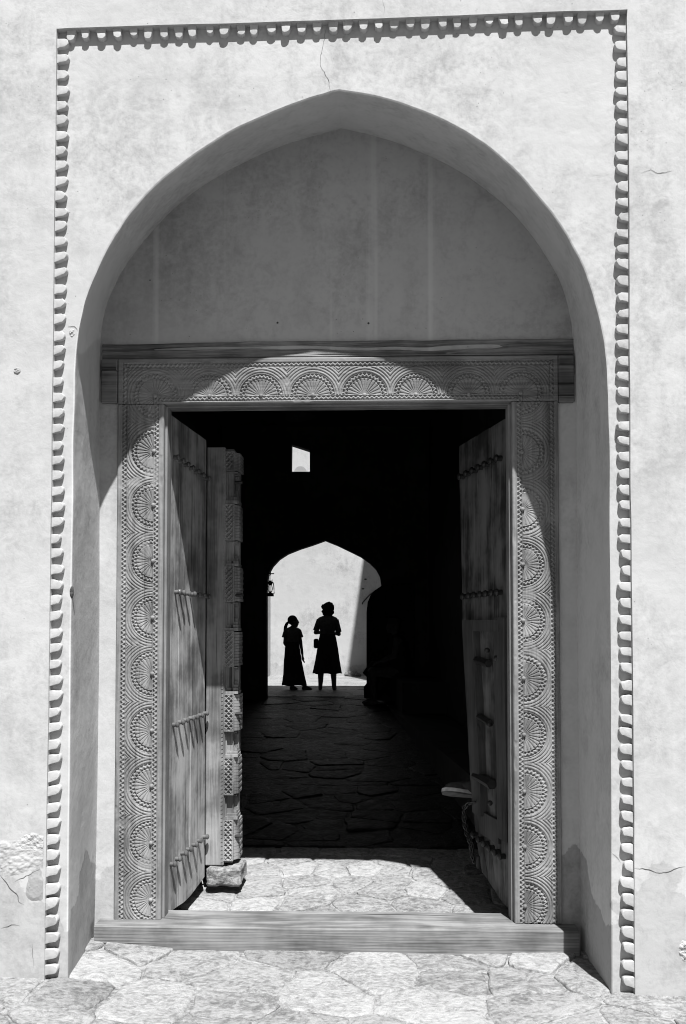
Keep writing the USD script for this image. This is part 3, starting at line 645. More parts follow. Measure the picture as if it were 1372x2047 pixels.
def peg(H, D, N, P, length, r, tilt=0.0):
    n = N + np.array([0, 0, tilt]); n /= np.linalg.norm(n)
    prof = [(0, -.01), (r * .8, -.01), (r * .8, length * .55), (r, length * .62), (r * 1.08, length * .8), (r * .8, length * .97), (r * .35, length * 1.04), (0, length * 1.05)]
    m = lathe(prof, 10); z = n; x = np.cross([0, 0, 1.0], z); x /= np.linalg.norm(x); y = np.cross(z, x)
    T = np.eye(4); T[:3, 0], T[:3, 1], T[:3, 2], T[:3, 3] = x, y, z, P; m.apply_transform(T); return m
rowsL = [[(347 + 10.5 * k, 915 + 7.0 * k) for k in range(7)], [(349 + 10.3 * k, 1184 + 1.5 * k) for k in range(7)],
         [(345, 1449), (356, 1444), (367, 1440), (378, 1436), (387, 1433.5), (397, 1430), (407, 1426)],
         [(340, 1728), (351, 1717), (362, 1706), (373, 1698), (384, 1689), (395, 1681), (406, 1673)]]
for row in rowsL:
    for (x, y) in row:
        P = pPl(x, y, LH, LN); obj('peg', peg(LH, LD, LN, P, .040 + rng.normal(0, .003), .0165, .05), M['stud'], lleaf, smooth=40)
# carved meeting post on the free edge
PX0 = pPl(411, 1300, LH, LN); py0 = PX0[1] + .01
def post_x(x): return pY(x, 1500, py0)[0]
xa0, xa1, xa2 = post_x(411), post_x(445), post_x(478)
zp0, zp1 = pY(440, 1731, py0)[2], pY(440, 893, py0)[2]
post = obj('meeting_post', cat([rbox(xa0, xa1 + .01, py0, py0 + .20, zp0, zp1, .006), rbox(xa1, xa2 - .045, py0 + .05, py0 + .19, zp0 + .004, zp1 - .004, .004)]), M['post'], lleaf, label='carved post with notches on the free edge')
lat = [(902, 940), (1007, 1080), (1132, 1203), (1262, 1333), (1388, 1463), (1515, 1590), (1640, 1722)]
def lattice(x0, x1, z0, z1, y):
    nx, nz = 26, max(20, int((z1 - z0) / .0045)); X, Z = np.meshgrid(np.linspace(x0, x1, nx), np.linspace(z0, z1, nz), indexing='ij')
    c = (x1 - x0) / 2; u = (X - x0) / c; w = (Z - z0) / c
    d1 = np.abs(((u + w) % 1.0) - .5); d2 = np.abs(((u - w) % 1.0) - .5); d3 = np.abs((w % 1.0) - .5)
    e = np.minimum(np.minimum(.5 - d1, .5 - d2), 9)
    h = -.011 * np.clip((e - .07) / .16, 0, 1)
    bd = np.minimum(np.minimum(X - x0, x1 - X), np.minimum(Z - z0, z1 - Z)); h *= np.clip((bd - .006) / .004, 0, 1)
    P = np.stack([X, y - h, Z], -1); E = np.pad(P, ((1, 1), (1, 1), (0, 0)), mode='edge'); E[[0, -1], :, 1] = y + .1; E[:, [0, -1], 1] = y + .1
    return grid(E)
def wedge(x0, x1, y0, y1, z0, z1, n):
    """chamfered carved corner: a stack of ridges from the block's face back to its side"""
    out = []
    for k in range(n):
        a, b = z0 + (z1 - z0) * k / n, z0 + (z1 - z0) * (k + 1) / n; g = .004 if k % 2 else 0
        out.append(prism_xy(Polygon([(x0, y0), (x1 - .006 - g * .5, y0 + .045), (x1 - .002 - g * .5, y0 + .06), (x1 - .002 - g * .5, y1), (x0, y1)]), a + .001, b - .001))
    return cat(out)
for k, (ya, yb) in enumerate(lat):
    z1, z0 = pY(460, ya, py0)[2], pY(460, yb, py0)[2]; xe = xa1 + (xa2 - xa1) * .66
    blk = obj('carved_block', lattice(xa1 + .006, xe, z0, z1, py0 + .002), M['post'], lleaf, smooth=30)
    obj('ridged_corner', wedge(xe - .01, xa2 - .004 * (k % 2), py0 + .004, py0 + .18, z0 + .004, z1 - .004, 12), M['post'], blk)
    if k:                                            # stepped notch above this block
        zt_ = pY(460, lat[k - 1][1], py0)[2]; hgt = zt_ - z1
        st_ = [bx(xa1 + .004, xa2 - .016, py0 + .095, py0 + .16, z1 + .001, zt_ - .001)]
        for q in range(4):
            d_ = py0 + .012 + .022 * q; a_x = xa1 + .006 + .0085 * q
            st_.append(bx(a_x, a_x + .0085, d_, py0 + .15, z1 + .002, zt_ - .003))
            st_.append(bx(a_x + .0085, xa2 - .010 - .004 * q, d_, py0 + .15, z1 + .002 + hgt * .11 * q, z1 + hgt * .11 * (q + 1)))
            if q < 3: st_.append(bx(a_x + .0085, xa2 - .020, d_ + .03, py0 + .15, zt_ - hgt * .06 * (q + 1), zt_ - .004 - hgt * .06 * q))
        obj('stepped_notch', cat(st_), M['post'], lleaf)
zz_ = np.arange(zp0 + .02, zp1 - .02, .026)
obj('notched_edge', cat([prism_xz(Polygon([(xa1 - .010, z), (xa1 + .004, z + .004), (xa1 + .004, z + .020)]), py0 - .003, py0 + .02) for z in zz_]), M['post'], lleaf)
for y in (965, 1190, 1427, 1672):
    p = pY(476, y, py0 + .03); obj('iron_pin', tube([p - [.02, 0, 0], p + [.03, -.002, .002]], .011, 8), M['iron'], lleaf)

# ------------------------------------------------------------------ right door leaf with a wicket
RH = np.array([.862, 0.70, 0]); RDv = np.array([-.25, 1.0, 0]); RDv /= np.linalg.norm(RDv); RN = np.array([-RDv[1], RDv[0], 0])  # faces -x, into the opening
if RN[0] > 0: RN = -RN
def rs(x, y):                                        # photo pixel -> (distance from hinge, height) on the leaf
    p = pPl(x, y, RH, RN); return float(np.dot(p - RH, RDv)), float(p[2])
farE = [rs(x, y) for x, y in ((916, 900), (918, 1000), (921, 1100), (925, 1240), (933, 1440), (940, 1560), (947, 1640), (955, 1700), (963, 1742))]
fe_s = np.array([a for a, b in farE]); fe_z = np.array([b for a, b in farE]); o_ = np.argsort(fe_z)
def far_s(z): return np.interp(z, fe_z[o_], fe_s[o_])
RW = fe_s[0]
rleaf = thing('door_leaf', 'right door leaf of dark shaded planks with a small wicket door, opened inwards', 'door')
botE = [rs(x, y) for x, y in ((1024, 1832), (1003, 1807), (976.5, 1774), (963, 1744))]
bs, bz = np.array([a for a, b in botE]), np.array([b for a, b in botE])
zbot_hinge = .12
def zlo_r(s): return float(np.interp(s, [0, bs[-1] * .5, bs[-1]], [zbot_hinge, .125, max(.13, bz[-1])]))
def leaf_board(s0f, s1f, th, front, seed, zb=None, n=60):
    """board between two edge curves s0f(z), s1f(z) on the right leaf"""
    zA = zlo_r(s0f(.3)) if zb is None else zb[0]; zB = ZTOP if zb is None else zb[1]
    z = np.linspace(zA, zB, n); P = np.zeros((5, n, 3)); off = (-.006, 0, .001, 0, -.006)
    for i, t in enumerate((0, .06, .5, .94, 1)):
        if zb is None: z = np.linspace(zlo_r(s0f(.3) * (1 - t) + s1f(.3) * t), zB, n)
        s = np.array([s0f(q) * (1 - t) + s1f(q) * t for q in z]); o = front + off[i] + noise1(z * 2.2, seed, 2) * .008
        P[i] = RH + RDv * s[:, None] + RN * o[:, None]; P[i, :, 2] = z
    B = P[::-1] - RN * th; m = grid(np.concatenate([P, B, P[:1]])); ends = []
    for e in (0, -1):
        v = np.concatenate([P[:, e], B[:, e]]); ends.append((np.vstack([v, v.mean(0)]), np.array([[k, (k + 1) % len(v), len(v)] for k in range(len(v))])))
    return cat([m] + ends)
fr = [0, .22, .44, .66, .84, 1.0]
for k in range(5):
    a, b = fr[k], fr[k + 1] - .005
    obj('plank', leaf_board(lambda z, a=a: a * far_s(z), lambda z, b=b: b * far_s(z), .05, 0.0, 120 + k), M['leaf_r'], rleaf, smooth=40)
rowsR = [[(1003 - 12.5 * k, 916 + 6.2 * k) for k in range(7)], [(1004 - 11.6 * k, 1184 + 1.4 * k) for k in range(7)],
         [(1010 - 11.0 * k, 1712 - 8.6 * k) for k in range(6)]]
for row in rowsR:
    for x, y in row: obj('peg', peg(RH, RDv, RN, pPl(x, y, RH, RN), .045, .021), M['iron'], rleaf, smooth=40)
# the wicket: a raised frame of three boards around the planks, straps and a round-topped bottom rail
def line_s(pts, off=0.0):
    q = []
    for x, y in pts:
        p = pPl(x, y, RH + RN * off, RN); q.append((float(np.dot(p - RH - RN * off, RDv)), float(p[2])))
    zz, ss = np.array([b for a, b in q]), np.array([a for a, b in q]); oo = np.argsort(zz)
    return lambda z: float(np.interp(z, zz[oo], ss[oo]))
wz0, wz1 = rs(1000, 1670)[1], rs(990, 1235)[1]
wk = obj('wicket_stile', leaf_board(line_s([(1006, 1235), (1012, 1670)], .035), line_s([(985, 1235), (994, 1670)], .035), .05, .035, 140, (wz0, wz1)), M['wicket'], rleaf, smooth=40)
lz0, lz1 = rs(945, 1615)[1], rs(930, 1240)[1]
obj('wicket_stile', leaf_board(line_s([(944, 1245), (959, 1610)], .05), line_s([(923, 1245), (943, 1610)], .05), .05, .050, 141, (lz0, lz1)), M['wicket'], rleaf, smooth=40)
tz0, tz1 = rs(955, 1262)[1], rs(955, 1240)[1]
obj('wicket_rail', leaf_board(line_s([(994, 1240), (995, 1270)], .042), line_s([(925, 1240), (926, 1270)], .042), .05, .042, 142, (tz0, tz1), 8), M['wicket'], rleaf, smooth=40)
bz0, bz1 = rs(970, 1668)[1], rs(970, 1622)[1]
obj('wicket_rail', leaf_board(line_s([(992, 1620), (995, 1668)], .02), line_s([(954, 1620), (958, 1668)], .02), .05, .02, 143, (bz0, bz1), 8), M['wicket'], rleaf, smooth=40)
for (x0, y0, x1, y1, t) in ((956, 1318, 986, 1327, .03), (958, 1428, 990, 1446, .026), (960, 1550, 993, 1568, .04)):
    pa, pb = pPl(x0, y0, RH, RN) + RN * .028, pPl(x1, y1, RH, RN) + RN * .028
    st_ = tube([pa, (pa + pb) / 2 + [0, 0, .004], pb], t * .8, 6); obj('iron_strap', st_, M['iron'], rleaf)
for x, y in ((985, 1300), (1004, 1316), (989, 1448), (991, 1605)):
    obj('iron_stud', sphere(pPl(x, y, RH, RN) + RN * .035, .017, 1), M['iron'], rleaf)
# hanging chain with hasp
chain = thing('iron_chain', 'black iron chain hanging from the wicket of the right door leaf', 'chain')
cp = [pPl(x, y, RH, RN) + RN * .075 for x, y in ((968, 1603), (958, 1607), (951, 1618), (951, 1634), (953, 1650), (957, 1666), (962, 1678), (966, 1692), (968, 1708), (970, 1722))]
for k in range(len(cp) - 1):
    for h_ in (0, .5):
        c = cp[k] * (1 - h_) + cp[k + 1] * h_; d = cp[k + 1] - cp[k]; d /= np.linalg.norm(d); sd = RN if (h_ == 0) else RDv
        an = np.linspace(0, 2 * math.pi, 11); pts = [c + d * (.030 * math.cos(t)) + sd * (.014 * math.sin(t)) for t in an]
        obj('link', tube(pts, .0052, 5, caps=False), M['iron'], chain, smooth=True)
hp = pPl(975, 1720, RH, RN) + RN * .06
obj('hasp', rbox(hp[0] - .010, hp[0] + .010, hp[1] - .012, hp[1] + .012, hp[2] - .045, hp[2] + .03, .004), M['iron'], chain)

# stones that wedge the leaves
def rough_block(name, pts_px_front, y0, y1, zlo, zhi, mat, seed, label):
    r = np.random.default_rng(seed); xs = [pY(x, y, y0)[0] for x, y in pts_px_front]
    m = rbox(min(xs), max(xs), y0, y1, zlo, zhi, .016).subdivide().subdivide().subdivide()
    v = m.vertices; c = v.mean(0); n_ = (meshkit.fbm(v * 14, 4, seed) - .5)[:, None]; v = v + (v - c) / np.linalg.norm(v - c, axis=1, keepdims=True) * n_ * .055
    v[:, 2] = np.maximum(v[:, 2], zlo - .002)
    obj(name, trimesh.Trimesh(v, m.faces, process=False), mat, smooth=25, label=label, cat='stone')
sb = pZ(445, 1766, 0.0)
yb_ = py0 - .045
rough_block('stone_block', [(413, 1760), (482, 1760)], yb_, yb_ + .24, pY(445, 1771, yb_)[2] - .006, zp0 - .003, M['block'], 3, 'rough pale stone under the carved post of the left door leaf')
sb2 = pZ(946, 1763, 0.0)
rough_block('stone_block', [(932, 1760), (964, 1760)], sb2[1], sb2[1] + .15, 0.0, .075, M['darkblock'], 5, 'small dark stone in the shade beside the right door leaf')

# ------------------------------------------------------------------ hurricane lantern on a bracket by the far arch
lp = pY(540.5, 1192, YE0 - .12); S = .305
lan = thing('lantern', 'black hurricane lantern with a glass globe hanging at the left side of the far arch', 'lantern', loc=lp)
obj('base', lathe([(0, 0), (.062, 0), (.064, .012), (.055, .02), (.056, .04), (.048, .052), (.02, .056), (0, .056)], 16), M['iron'], lan, smooth=30)
obj('burner', lathe([(.012, .05), (.022, .062), (.034, .076), (.030, .082), (0, .084)], 14), M['iron'], lan, smooth=30)
obj('globe', lathe([(.030, .082), (.040, .105), (.044, .125), (.038, .155), (.028, .178), (.026, .185)], 16), M['glass'], lan, smooth=True)
obj('cap', lathe([(.026, .184), (.030, .20), (.040, .215), (.042, .226), (.034, .24), (.020, .25), (.034, .254), (.030, .262), (0, .264)], 16), M['iron'], lan, smooth=30)
for s in (-1, 1):
    obj('side_tube', tube([(s * .052, 0, .03), (s * .066, 0, .055), (s * .062, 0, .12), (s * .055, 0, .20), (s * .048, 0, .228), (s * .032, 0, .236)], .0075, 7), M['iron'], lan, smooth=True)
obj('bail', tube([(-.045, 0, .232), (-.03, 0, .285), (0, 0, .318), (.03, 0, .285), (.045, 0, .232)], .003, 5), M['iron'], lan)
bp_ = pY(541, 1147, YE0 - .12)
br = thing('lantern_bracket', 'short iron bracket that carries the lantern beside the far arch', 'bracket', loc=bp_)
obj('arm', tube([(-.10, .13, 0), (-.06, .0, 0), (.06, 0, .002)], .010, 6), M['iron'], br)
obj('hook', tube([(.0, 0, .03), (.004, 0, -.01), (-.012, 0, -.035), (-.02, 0, -.02)], .007, 6), M['iron'], br)

# inner gate leaf with a rounded head, standing open at the right of the far arch
il = [(733, 1430), (733, 1300), (733, 1225), (735, 1205), (741, 1190), (750, 1180), (763, 1171), (800, 1165), (830, 1165), (830, 1430)]
ip = np.array([pY(x, y, YE0 - .16)[[0, 2]] for x, y in il]); ip[[0, -1], 1] = fz(YE0) + .02
ig = thing('inner_door_leaf', 'dark round-headed door leaf standing open at the right of the far arch', 'door')
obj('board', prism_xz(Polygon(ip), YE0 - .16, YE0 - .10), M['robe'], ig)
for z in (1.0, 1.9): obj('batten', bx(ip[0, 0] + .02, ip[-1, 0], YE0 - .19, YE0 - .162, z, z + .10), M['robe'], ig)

# small rubble at the foot of the shaded far wall
for k, (x, y, s) in enumerate(((697, 1350, .10), (706, 1346, .12), (716, 1351, .07))):
    p = pY(x, y + 4, YW - .25 - .1 * k); m = trimesh.creation.icosphere(2, s); v = m.vertices * [1.1, .8, .7]; v += v * (meshkit.fbm(v * 12 + k * 5, 3, k) - .5)[:, None] * .9
    v += [p[0], p[1], ZC + s * .4]; obj('rubble_stone', trimesh.Trimesh(v, m.faces, process=False), M['darkblock'], smooth=30, cat='stone',
        label=('left one of three loose stones at the foot of the shaded courtyard wall', 'largest, middle one of three loose stones at the foot of the courtyard wall', 'small right one of three loose stones at the foot of the courtyard wall')[k])

# ------------------------------------------------------------------ people
def hull_bones(J, bones, refine=.018, iters=6):
    out = None
    for a, b in bones:
        (pa, ra), (pb, rb) = J[a], J[b]
        s1 = m3.Manifold.sphere(ra, 16).translate(tuple(map(float, pa))); s2 = m3.Manifold.sphere(rb, 16).translate(tuple(map(float, pb)))
        h = m3.Manifold.batch_hull([s1, s2]); out = h if out is None else out + h
    q = out.refine_to_length(refine).to_mesh(); m = trimesh.Trimesh(q.vert_properties[:, :3], q.tri_verts, process=True)
    trimesh.smoothing.filter_taubin(m, iterations=iters); return m
def hand(J, bones, wrist, d, side, k):
    """palm, four fingers and a thumb from the wrist along d; side points to the thumb"""
    d = np.array(d, float); d /= np.linalg.norm(d); side = np.array(side, float); side -= d * side.dot(d); side /= np.linalg.norm(side); w = np.array(wrist, float)
    J[k + 'w'] = (w, .021); bl = np.cross(d, side)
    for i, (o, L) in enumerate(((.030, .070), (.010, .080), (-.010, .075), (-.028, .058))):
        b = w + d * .085 + side * o; J[f'{k}k{i}'] = (b, .0125); J[f'{k}f{i}'] = (b + d * L * .55 + bl * .008, .0085); J[f'{k}t{i}'] = (b + d * L * .92 + bl * .028, .007)
        bones += [(k + 'w', f'{k}k{i}'), (f'{k}k{i}', f'{k}f{i}'), (f'{k}f{i}', f'{k}t{i}')]
        if i: bones.append((f'{k}k{i - 1}', f'{k}k{i}'))
    J[k + 'h0'] = (w + d * .03 + side * .025, .013); J[k + 'h1'] = (w + d * .065 + side * .055, .010); J[k + 'h2'] = (w + d * .095 + side * .060 + bl * .012, .008)
    bones += [(k + 'w', k + 'h0'), (k + 'h0', k + 'h1'), (k + 'h1', k + 'h2')]
def head(J, bones, c, fwd, s=1.0):
    """skull, jaw, nose, ears around centre c, looking along fwd"""
    c = np.array(c, float); f = np.array(fwd, float); f /= np.linalg.norm(f); r = np.cross(f, [0, 0, 1.0]); r /= np.linalg.norm(r); u = np.cross(r, f)
    A = lambda n, p, q: J.__setitem__(n, (np.array(p), q * s))
    A('sk', c - f * .018 * s + u * .022 * s, .083); A('fc', c + f * .030 * s - u * .005 * s, .070); A('jw', c + f * .050 * s - u * .075 * s, .038); A('ch', c + f * .068 * s - u * .092 * s, .020)
    A('ns', c + f * .103 * s - u * .022 * s, .010); A('nb', c + f * .090 * s + u * .010 * s, .009); A('lp', c + f * .092 * s - u * .056 * s, .011)
    A('e1', c + r * .082 * s - u * .01 * s, .013); A('e2', c - r * .082 * s - u * .01 * s, .013); A('e1b', c + r * .078 * s - u * .035 * s, .009); A('e2b', c - r * .078 * s - u * .035 * s, .009)
    bones += [('sk', 'fc'), ('fc', 'jw'), ('jw', 'ch'), ('sk', 'jw'), ('nb', 'ns'), ('fc', 'lp'), ('fc', 'nb'), ('e1', 'e1b'), ('e2', 'e2b'), ('sk', 'e1'), ('sk', 'e2')]
def skirt(rings, folds, amp, n=56, seed=0):
    """rings: (cx, cy, z, rx, ry)"""
    an = np.linspace(0, 2 * math.pi, n + 1); P = []
    for i, (cx, cy_, z, rx, ry) in enumerate(rings):
        f = 1 + amp * (i / (len(rings) - 1)) * np.sin(an * folds + seed + .4 * i) * (.6 + .4 * np.sin(an * 3 + seed))
        P.append(np.stack([cx + rx * f * np.cos(an), cy_ + ry * f * np.sin(an), z + .008 * (i == len(rings) - 1) * np.sin(an * folds * .5 + seed)], -1))
    P = np.array(P); inn = P[::-1].copy(); c = P.mean(1, keepdims=True)[::-1]; inn = c + (inn - c) * .97
    return grid(np.concatenate([P, inn]))
def shirt(rings, n=40): return grid(np.array([np.stack([cx + rx * np.cos(a), cy_ + ry * np.sin(a), np.full_like(a, z)], -1) for cx, cy_, z, rx, ry in rings for a in [np.linspace(0, 2 * math.pi, n + 1)]]))
def sleeve(a, b, ra, rb): return tube([np.array(a), (np.array(a) + np.array(b)) / 2, np.array(b)], [ra, (ra + rb) / 2, rb], 12, caps=False)
YG = 12.1
def ground_people(x): 
    p = pY(x, 1300, YG); return np.array([p[0], YG, fz(YG)])
# the woman seen from behind, arms bent in front, standing with feet apart
wp = ground_people(655)
wom = thing('person', 'taller person seen from behind in blouse and flared mid-length skirt, hands held in front', 'person', loc=wp)
J, B = {}, []
A = lambda n, p, q: J.__setitem__(n, (np.array(p, float), q))
A('pl', (0, 0, .88), .125); A('wa', (0, .01, 1.06), .105); A('chs', (0, .0, 1.24), .118); A('shl', (-.135, 0, 1.335), .058); A('shr', (.140, 0, 1.335), .058); A('nk0', (0.01, .0, 1.40), .052); A('nk1', (.012, .01, 1.46), .048)
A('ell', (-.225, .01, 1.10), .040); A('elr', (.215, .01, 1.07), .040); A('wrl', (-.10, .20, 1.10), .026); A('wrr', (.09, .21, 1.09), .026)
A('hpl', (-.085, 0, .86), .10); A('hpr', (.085, 0, .86), .10); A('knl', (-.12, .0, .44), .066); A('knr', (.11, 0, .44), .066); A('anl', (-.135, 0, .09), .041); A('anr', (.125, -.02, .09), .041)
A('hel', (-.135, -.03, .04), .034); A('tol', (-.155, .15, .025), .026); A('her', (.125, -.05, .04), .034); A('tor', (.145, .13, .025), .026)
B += [('pl', 'wa'), ('wa', 'chs'), ('chs', 'shl'), ('chs', 'shr'), ('shl', 'shr'), ('shl', 'nk0'), ('shr', 'nk0'), ('nk0', 'nk1'), ('shl', 'ell'), ('ell', 'wrl'), ('shr', 'elr'), ('elr', 'wrr'), ('pl', 'hpl'), ('pl', 'hpr'), ('hpl', 'knl'), ('knl', 'anl'), ('hpr', 'knr'), ('knr', 'anr'),
      ('anl', 'hel'), ('hel', 'tol'), ('anl', 'tol'), ('anr', 'her'), ('her', 'tor'), ('anr', 'tor'), ('nk1', 'sk')]
hand(J, B, (-.10, .20, 1.10), (.9, .35, .1), (0, .3, 1), 'a'); hand(J, B, (.09, .21, 1.09), (-.9, .35, .15), (0, .3, 1), 'b')
head(J, B, (.02, .03, 1.555), (.25, 1, -.12), .98)
obj('body', hull_bones(J, B, .02), M['skin'], wom, smooth=True)
hr = trimesh.util.concatenate([sphere((.02, .0, 1.565), .106, 3, (1.03, 1.0, 1.12)), sphere((.025, -.01, 1.50), .098, 3, (1.0, .9, .95)), sphere((-.062, -.03, 1.585), .055, 2), sphere((-.055, -.03, 1.50), .055, 2, (.9, 1, 1.4))])
hv = hr.vertices * [1, 1, 1]; hv[:, 2] = np.minimum(hv[:, 2], 1.70); hv = hv + (meshkit.fbm(hv * 34, 4, 3) - .5)[:, None] * (hv - [.02, .0, 1.54]) * .35
obj('hair', trimesh.Trimesh(hv, hr.faces, process=False), M['hair'], wom, smooth=True)
obj('blouse', shirt([(0, .01, 1.02, .155, .118), (0, .01, 1.08, .135, .112), (0, 0, 1.2, .152, .125), (0, 0, 1.30, .18, .12), (.0, 0, 1.355, .165, .09), (.01, 0, 1.405, .085, .075), (.01, 0, 1.43, .062, .062)]), M['cloth_mid'], wom, smooth=True)
for s, a, b in ((0, (-.14, 0, 1.335), (-.225, .01, 1.13)), (1, (.145, 0, 1.335), (.215, .01, 1.10))): obj('sleeve', sleeve(a, b, .068, .056), M['cloth_mid'], wom, smooth=True)
obj('skirt', skirt([(0, .01, 1.07, .145, .118), (0, .0, .98, .165, .14), (0, 0, .80, .195, .18), (-.005, 0, .55, .232, .215), (-.01, 0, .325, .275, .26)], 11, .065, seed=1), M['cloth_dark'], wom, smooth=True)
obj('shoulder_bag', rbox(-.262, -.175, -.05, .10, .80, .98, .02), M['cloth_dark'], wom)
# the girl at her left: long skirt, ponytail, looking to the right
gp = ground_people(587)
gir = thing('person', 'shorter person with a ponytail in a long skirt, head turned to the right', 'person', loc=gp)
J, B = {}, []
A('pl', (-.02, 0, .74), .105); A('wa', (-.02, .0, .90), .090); A('chs', (-.02, .0, 1.05), .100); A('shl', (-.125, -.03, 1.135), .048); A('shr', (.085, .03, 1.135), .048); A('nk0', (-.01, 0, 1.185), .044); A('nk1', (.0, .0, 1.235), .040)
A('ell', (-.165, -.02, .90), .033); A('elr', (.135, .04, .90), .033); A('wrl', (-.10, .12, .76), .022); A('wrr', (.165, .05, .68), .023)
A('hpl', (-.08, 0, .72), .085); A('hpr', (.05, 0, .72), .085); A('knl', (-.07, 0, .40), .050); A('knr', (.10, .03, .40), .050); A('anl', (-.03, 0, .08), .032); A('anr', (.20, .02, .08), .032)
A('hel', (-.04, -.03, .035), .030); A('tol', (.05, .10, .022), .024); A('her', (.19, -.01, .035), .030); A('tor', (.33, .05, .022), .024)
B += [('pl', 'wa'), ('wa', 'chs'), ('chs', 'shl'), ('chs', 'shr'), ('shl', 'shr'), ('shl', 'nk0'), ('shr', 'nk0'), ('nk0', 'nk1'), ('shl', 'ell'), ('ell', 'wrl'), ('shr', 'elr'), ('elr', 'wrr'), ('pl', 'hpl'), ('pl', 'hpr'), ('hpl', 'knl'), ('knl', 'anl'), ('hpr', 'knr'), ('knr', 'anr'),
      ('anl', 'hel'), ('hel', 'tol'), ('anl', 'tol'), ('anr', 'her'), ('her', 'tor'), ('anr', 'tor'), ('nk1', 'sk')]
hand(J, B, (.165, .05, .68), (.08, .0, -1), (.2, 1, 0), 'a'); hand(J, B, (-.10, .12, .76), (.5, .6, -.3), (.3, .2, 1), 'b')
head(J, B, (.005, .0, 1.31), (1, .22, -.03), .93)
obj('body', hull_bones(J, B, .018), M['skin'], gir, smooth=True)
hr = trimesh.util.concatenate([sphere((-.022, 0, 1.335), .094, 3, (1.0, 1, 1)), tube([(-.09, -.01, 1.30), (-.125, -.02, 1.27), (-.15, -.02, 1.21), (-.168, -.02, 1.12), (-.178, -.02, 1.04)], [.022, .030, .032, .024, .007], 10)])
obj('hair', hr, M['hair'], gir, smooth=True)
obj('shirt', shirt([(-.02, .0, .80, .135, .11), (-.02, 0, .90, .118, .102), (-.02, 0, 1.03, .13, .11), (-.02, 0, 1.10, .145, .105), (-.015, 0, 1.155, .125, .08), (-.01, 0, 1.20, .06, .06), (-.008, 0, 1.225, .048, .05)]), M['cloth_mid'], gir, smooth=True)
for a, b in (((-.125, -.03, 1.14), (-.165, -.025, 1.00)), ((.085, .03, 1.14), (.128, .04, 1.00))): obj('sleeve', sleeve(a, b, .058, .060), M['cloth_mid'], gir, smooth=True)
obj('skirt', skirt([(-.02, 0, .92, .122, .104), (-.02, 0, .80, .142, .122), (-.01, 0, .55, .17, .15), (.01, 0, .30, .20, .18), (.02, 0, .10, .238, .21)], 9, .05, seed=4), M['cloth_dark'], gir, smooth=True)

# bench along the right of the passage with a seated man near the far arch, and someone behind the right leaf whose foot shows
bench = thing('masonry_bench', 'low dark masonry bench along the right wall of the passage', 'bench')
bq = [(cxY(1.9) + 1.2, 1.9), (cxY(YE0) + 1.0, YE0 - .3), (cxY(YE0) + 1.74, YE0 - .3), (cxY(1.9) + 1.74, 1.9)]
obj('seat_block', prism_xy(Polygon(bq), -.1, .50), M['passage_shade'], bench)
obj('raised_seat', prism_xy(Polygon([(cxY(8.2) + 1.1, 8.2), (cxY(YE0) + 1.12, YE0 - .28), (cxY(YE0) + 1.74, YE0 - .28), (cxY(8.2) + 1.74, 8.2)]), .503, .95), M['passage_shade'], bench)
def seated(name, loc, label, J0, robe=True):
    t = thing('person', label, 'person', loc=loc); J, B = {}, []
    for k, (p, q) in J0.items(): J[k] = (np.array(p, float), q)
    B += [('pl', 'wa'), ('wa', 'chs'), ('chs', 'shl'), ('chs', 'shr'), ('shl', 'shr'), ('shl', 'nk0'), ('shr', 'nk0'), ('nk0', 'nk1'), ('nk1', 'sk'), ('shl', 'ell'), ('ell', 'wrl'), ('shr', 'elr'), ('elr', 'wrr'), ('pl', 'hpl'), ('pl', 'hpr'), ('hpl', 'knl'), ('knl', 'anl'), ('hpr', 'knr'), ('knr', 'anr'), ('anl', 'hel'), ('hel', 'tol'), ('anl', 'tol'), ('anr', 'her'), ('her', 'tor'), ('anr', 'tor')]
    return t, J, B
SY = 9.72; sp = pY(757, 1300, SY); sl = (sp[0] + .23, SY, fz(SY))
man, J, B = seated('person', sl, 'seated robed person in the dark right of the far arch, facing left', {
    'pl': ((.12, 0, .56), .14), 'wa': ((.11, 0, .72), .13), 'chs': ((.08, 0, .92), .135), 'shl': ((.07, -.17, 1.04), .06), 'shr': ((.07, .17, 1.04), .06), 'nk0': ((.05, 0, 1.10), .055), 'nk1': ((.03, 0, 1.16), .05),
    'ell': ((.02, -.23, .80), .045), 'elr': ((.02, .23, .80), .045), 'wrl': ((-.18, -.14, .70), .03), 'wrr': ((-.18, .14, .70), .03), 'hpl': ((.10, -.10, .53), .11), 'hpr': ((.10, .10, .53), .11),
    'knl': ((-.34, -.11, .54), .07), 'knr': ((-.34, .11, .54), .07), 'anl': ((-.30, -.11, .09), .04), 'anr': ((-.32, .11, .09), .04), 'hel': ((-.27, -.11, .04), .035), 'tol': ((-.45, -.12, .025), .028), 'her': ((-.29, .11, .04), .035), 'tor': ((-.47, .12, .025), .028)})
hand(J, B, (-.18, -.14, .70), (-1, 0, -.25), (0, 1, 0), 'a'); hand(J, B, (-.18, .14, .70), (-1, 0, -.25), (0, -1, 0), 'b'); head(J, B, (.0, 0, 1.27), (-1, 0, 0))
obj('body', hull_bones(J, B, .02), M['skin'], man, smooth=True)
obj('robe', cat([shirt([(.11, 0, .46, .22, .22), (.11, 0, .60, .19, .20), (.1, 0, .80, .165, .20), (.08, 0, .96, .15, .215), (.07, 0, 1.05, .12, .19), (.05, 0, 1.12, .07, .07)]),
    tube([(.15, 0, .57), (-.1, 0, .585), (-.33, 0, .58), (-.39, 0, .50), (-.37, 0, .30), (-.35, 0, .12)], [.17, .15, .115, .10, .10, .115], 16)]), M['robe'], man, smooth=True)
obj('cap', lathe([(.098, 1.305), (.10, 1.33), (.092, 1.385), (.06, 1.40), (0, 1.405)], 18, (.015, 0, 0)), M['cloth_mid'], man, smooth=30)
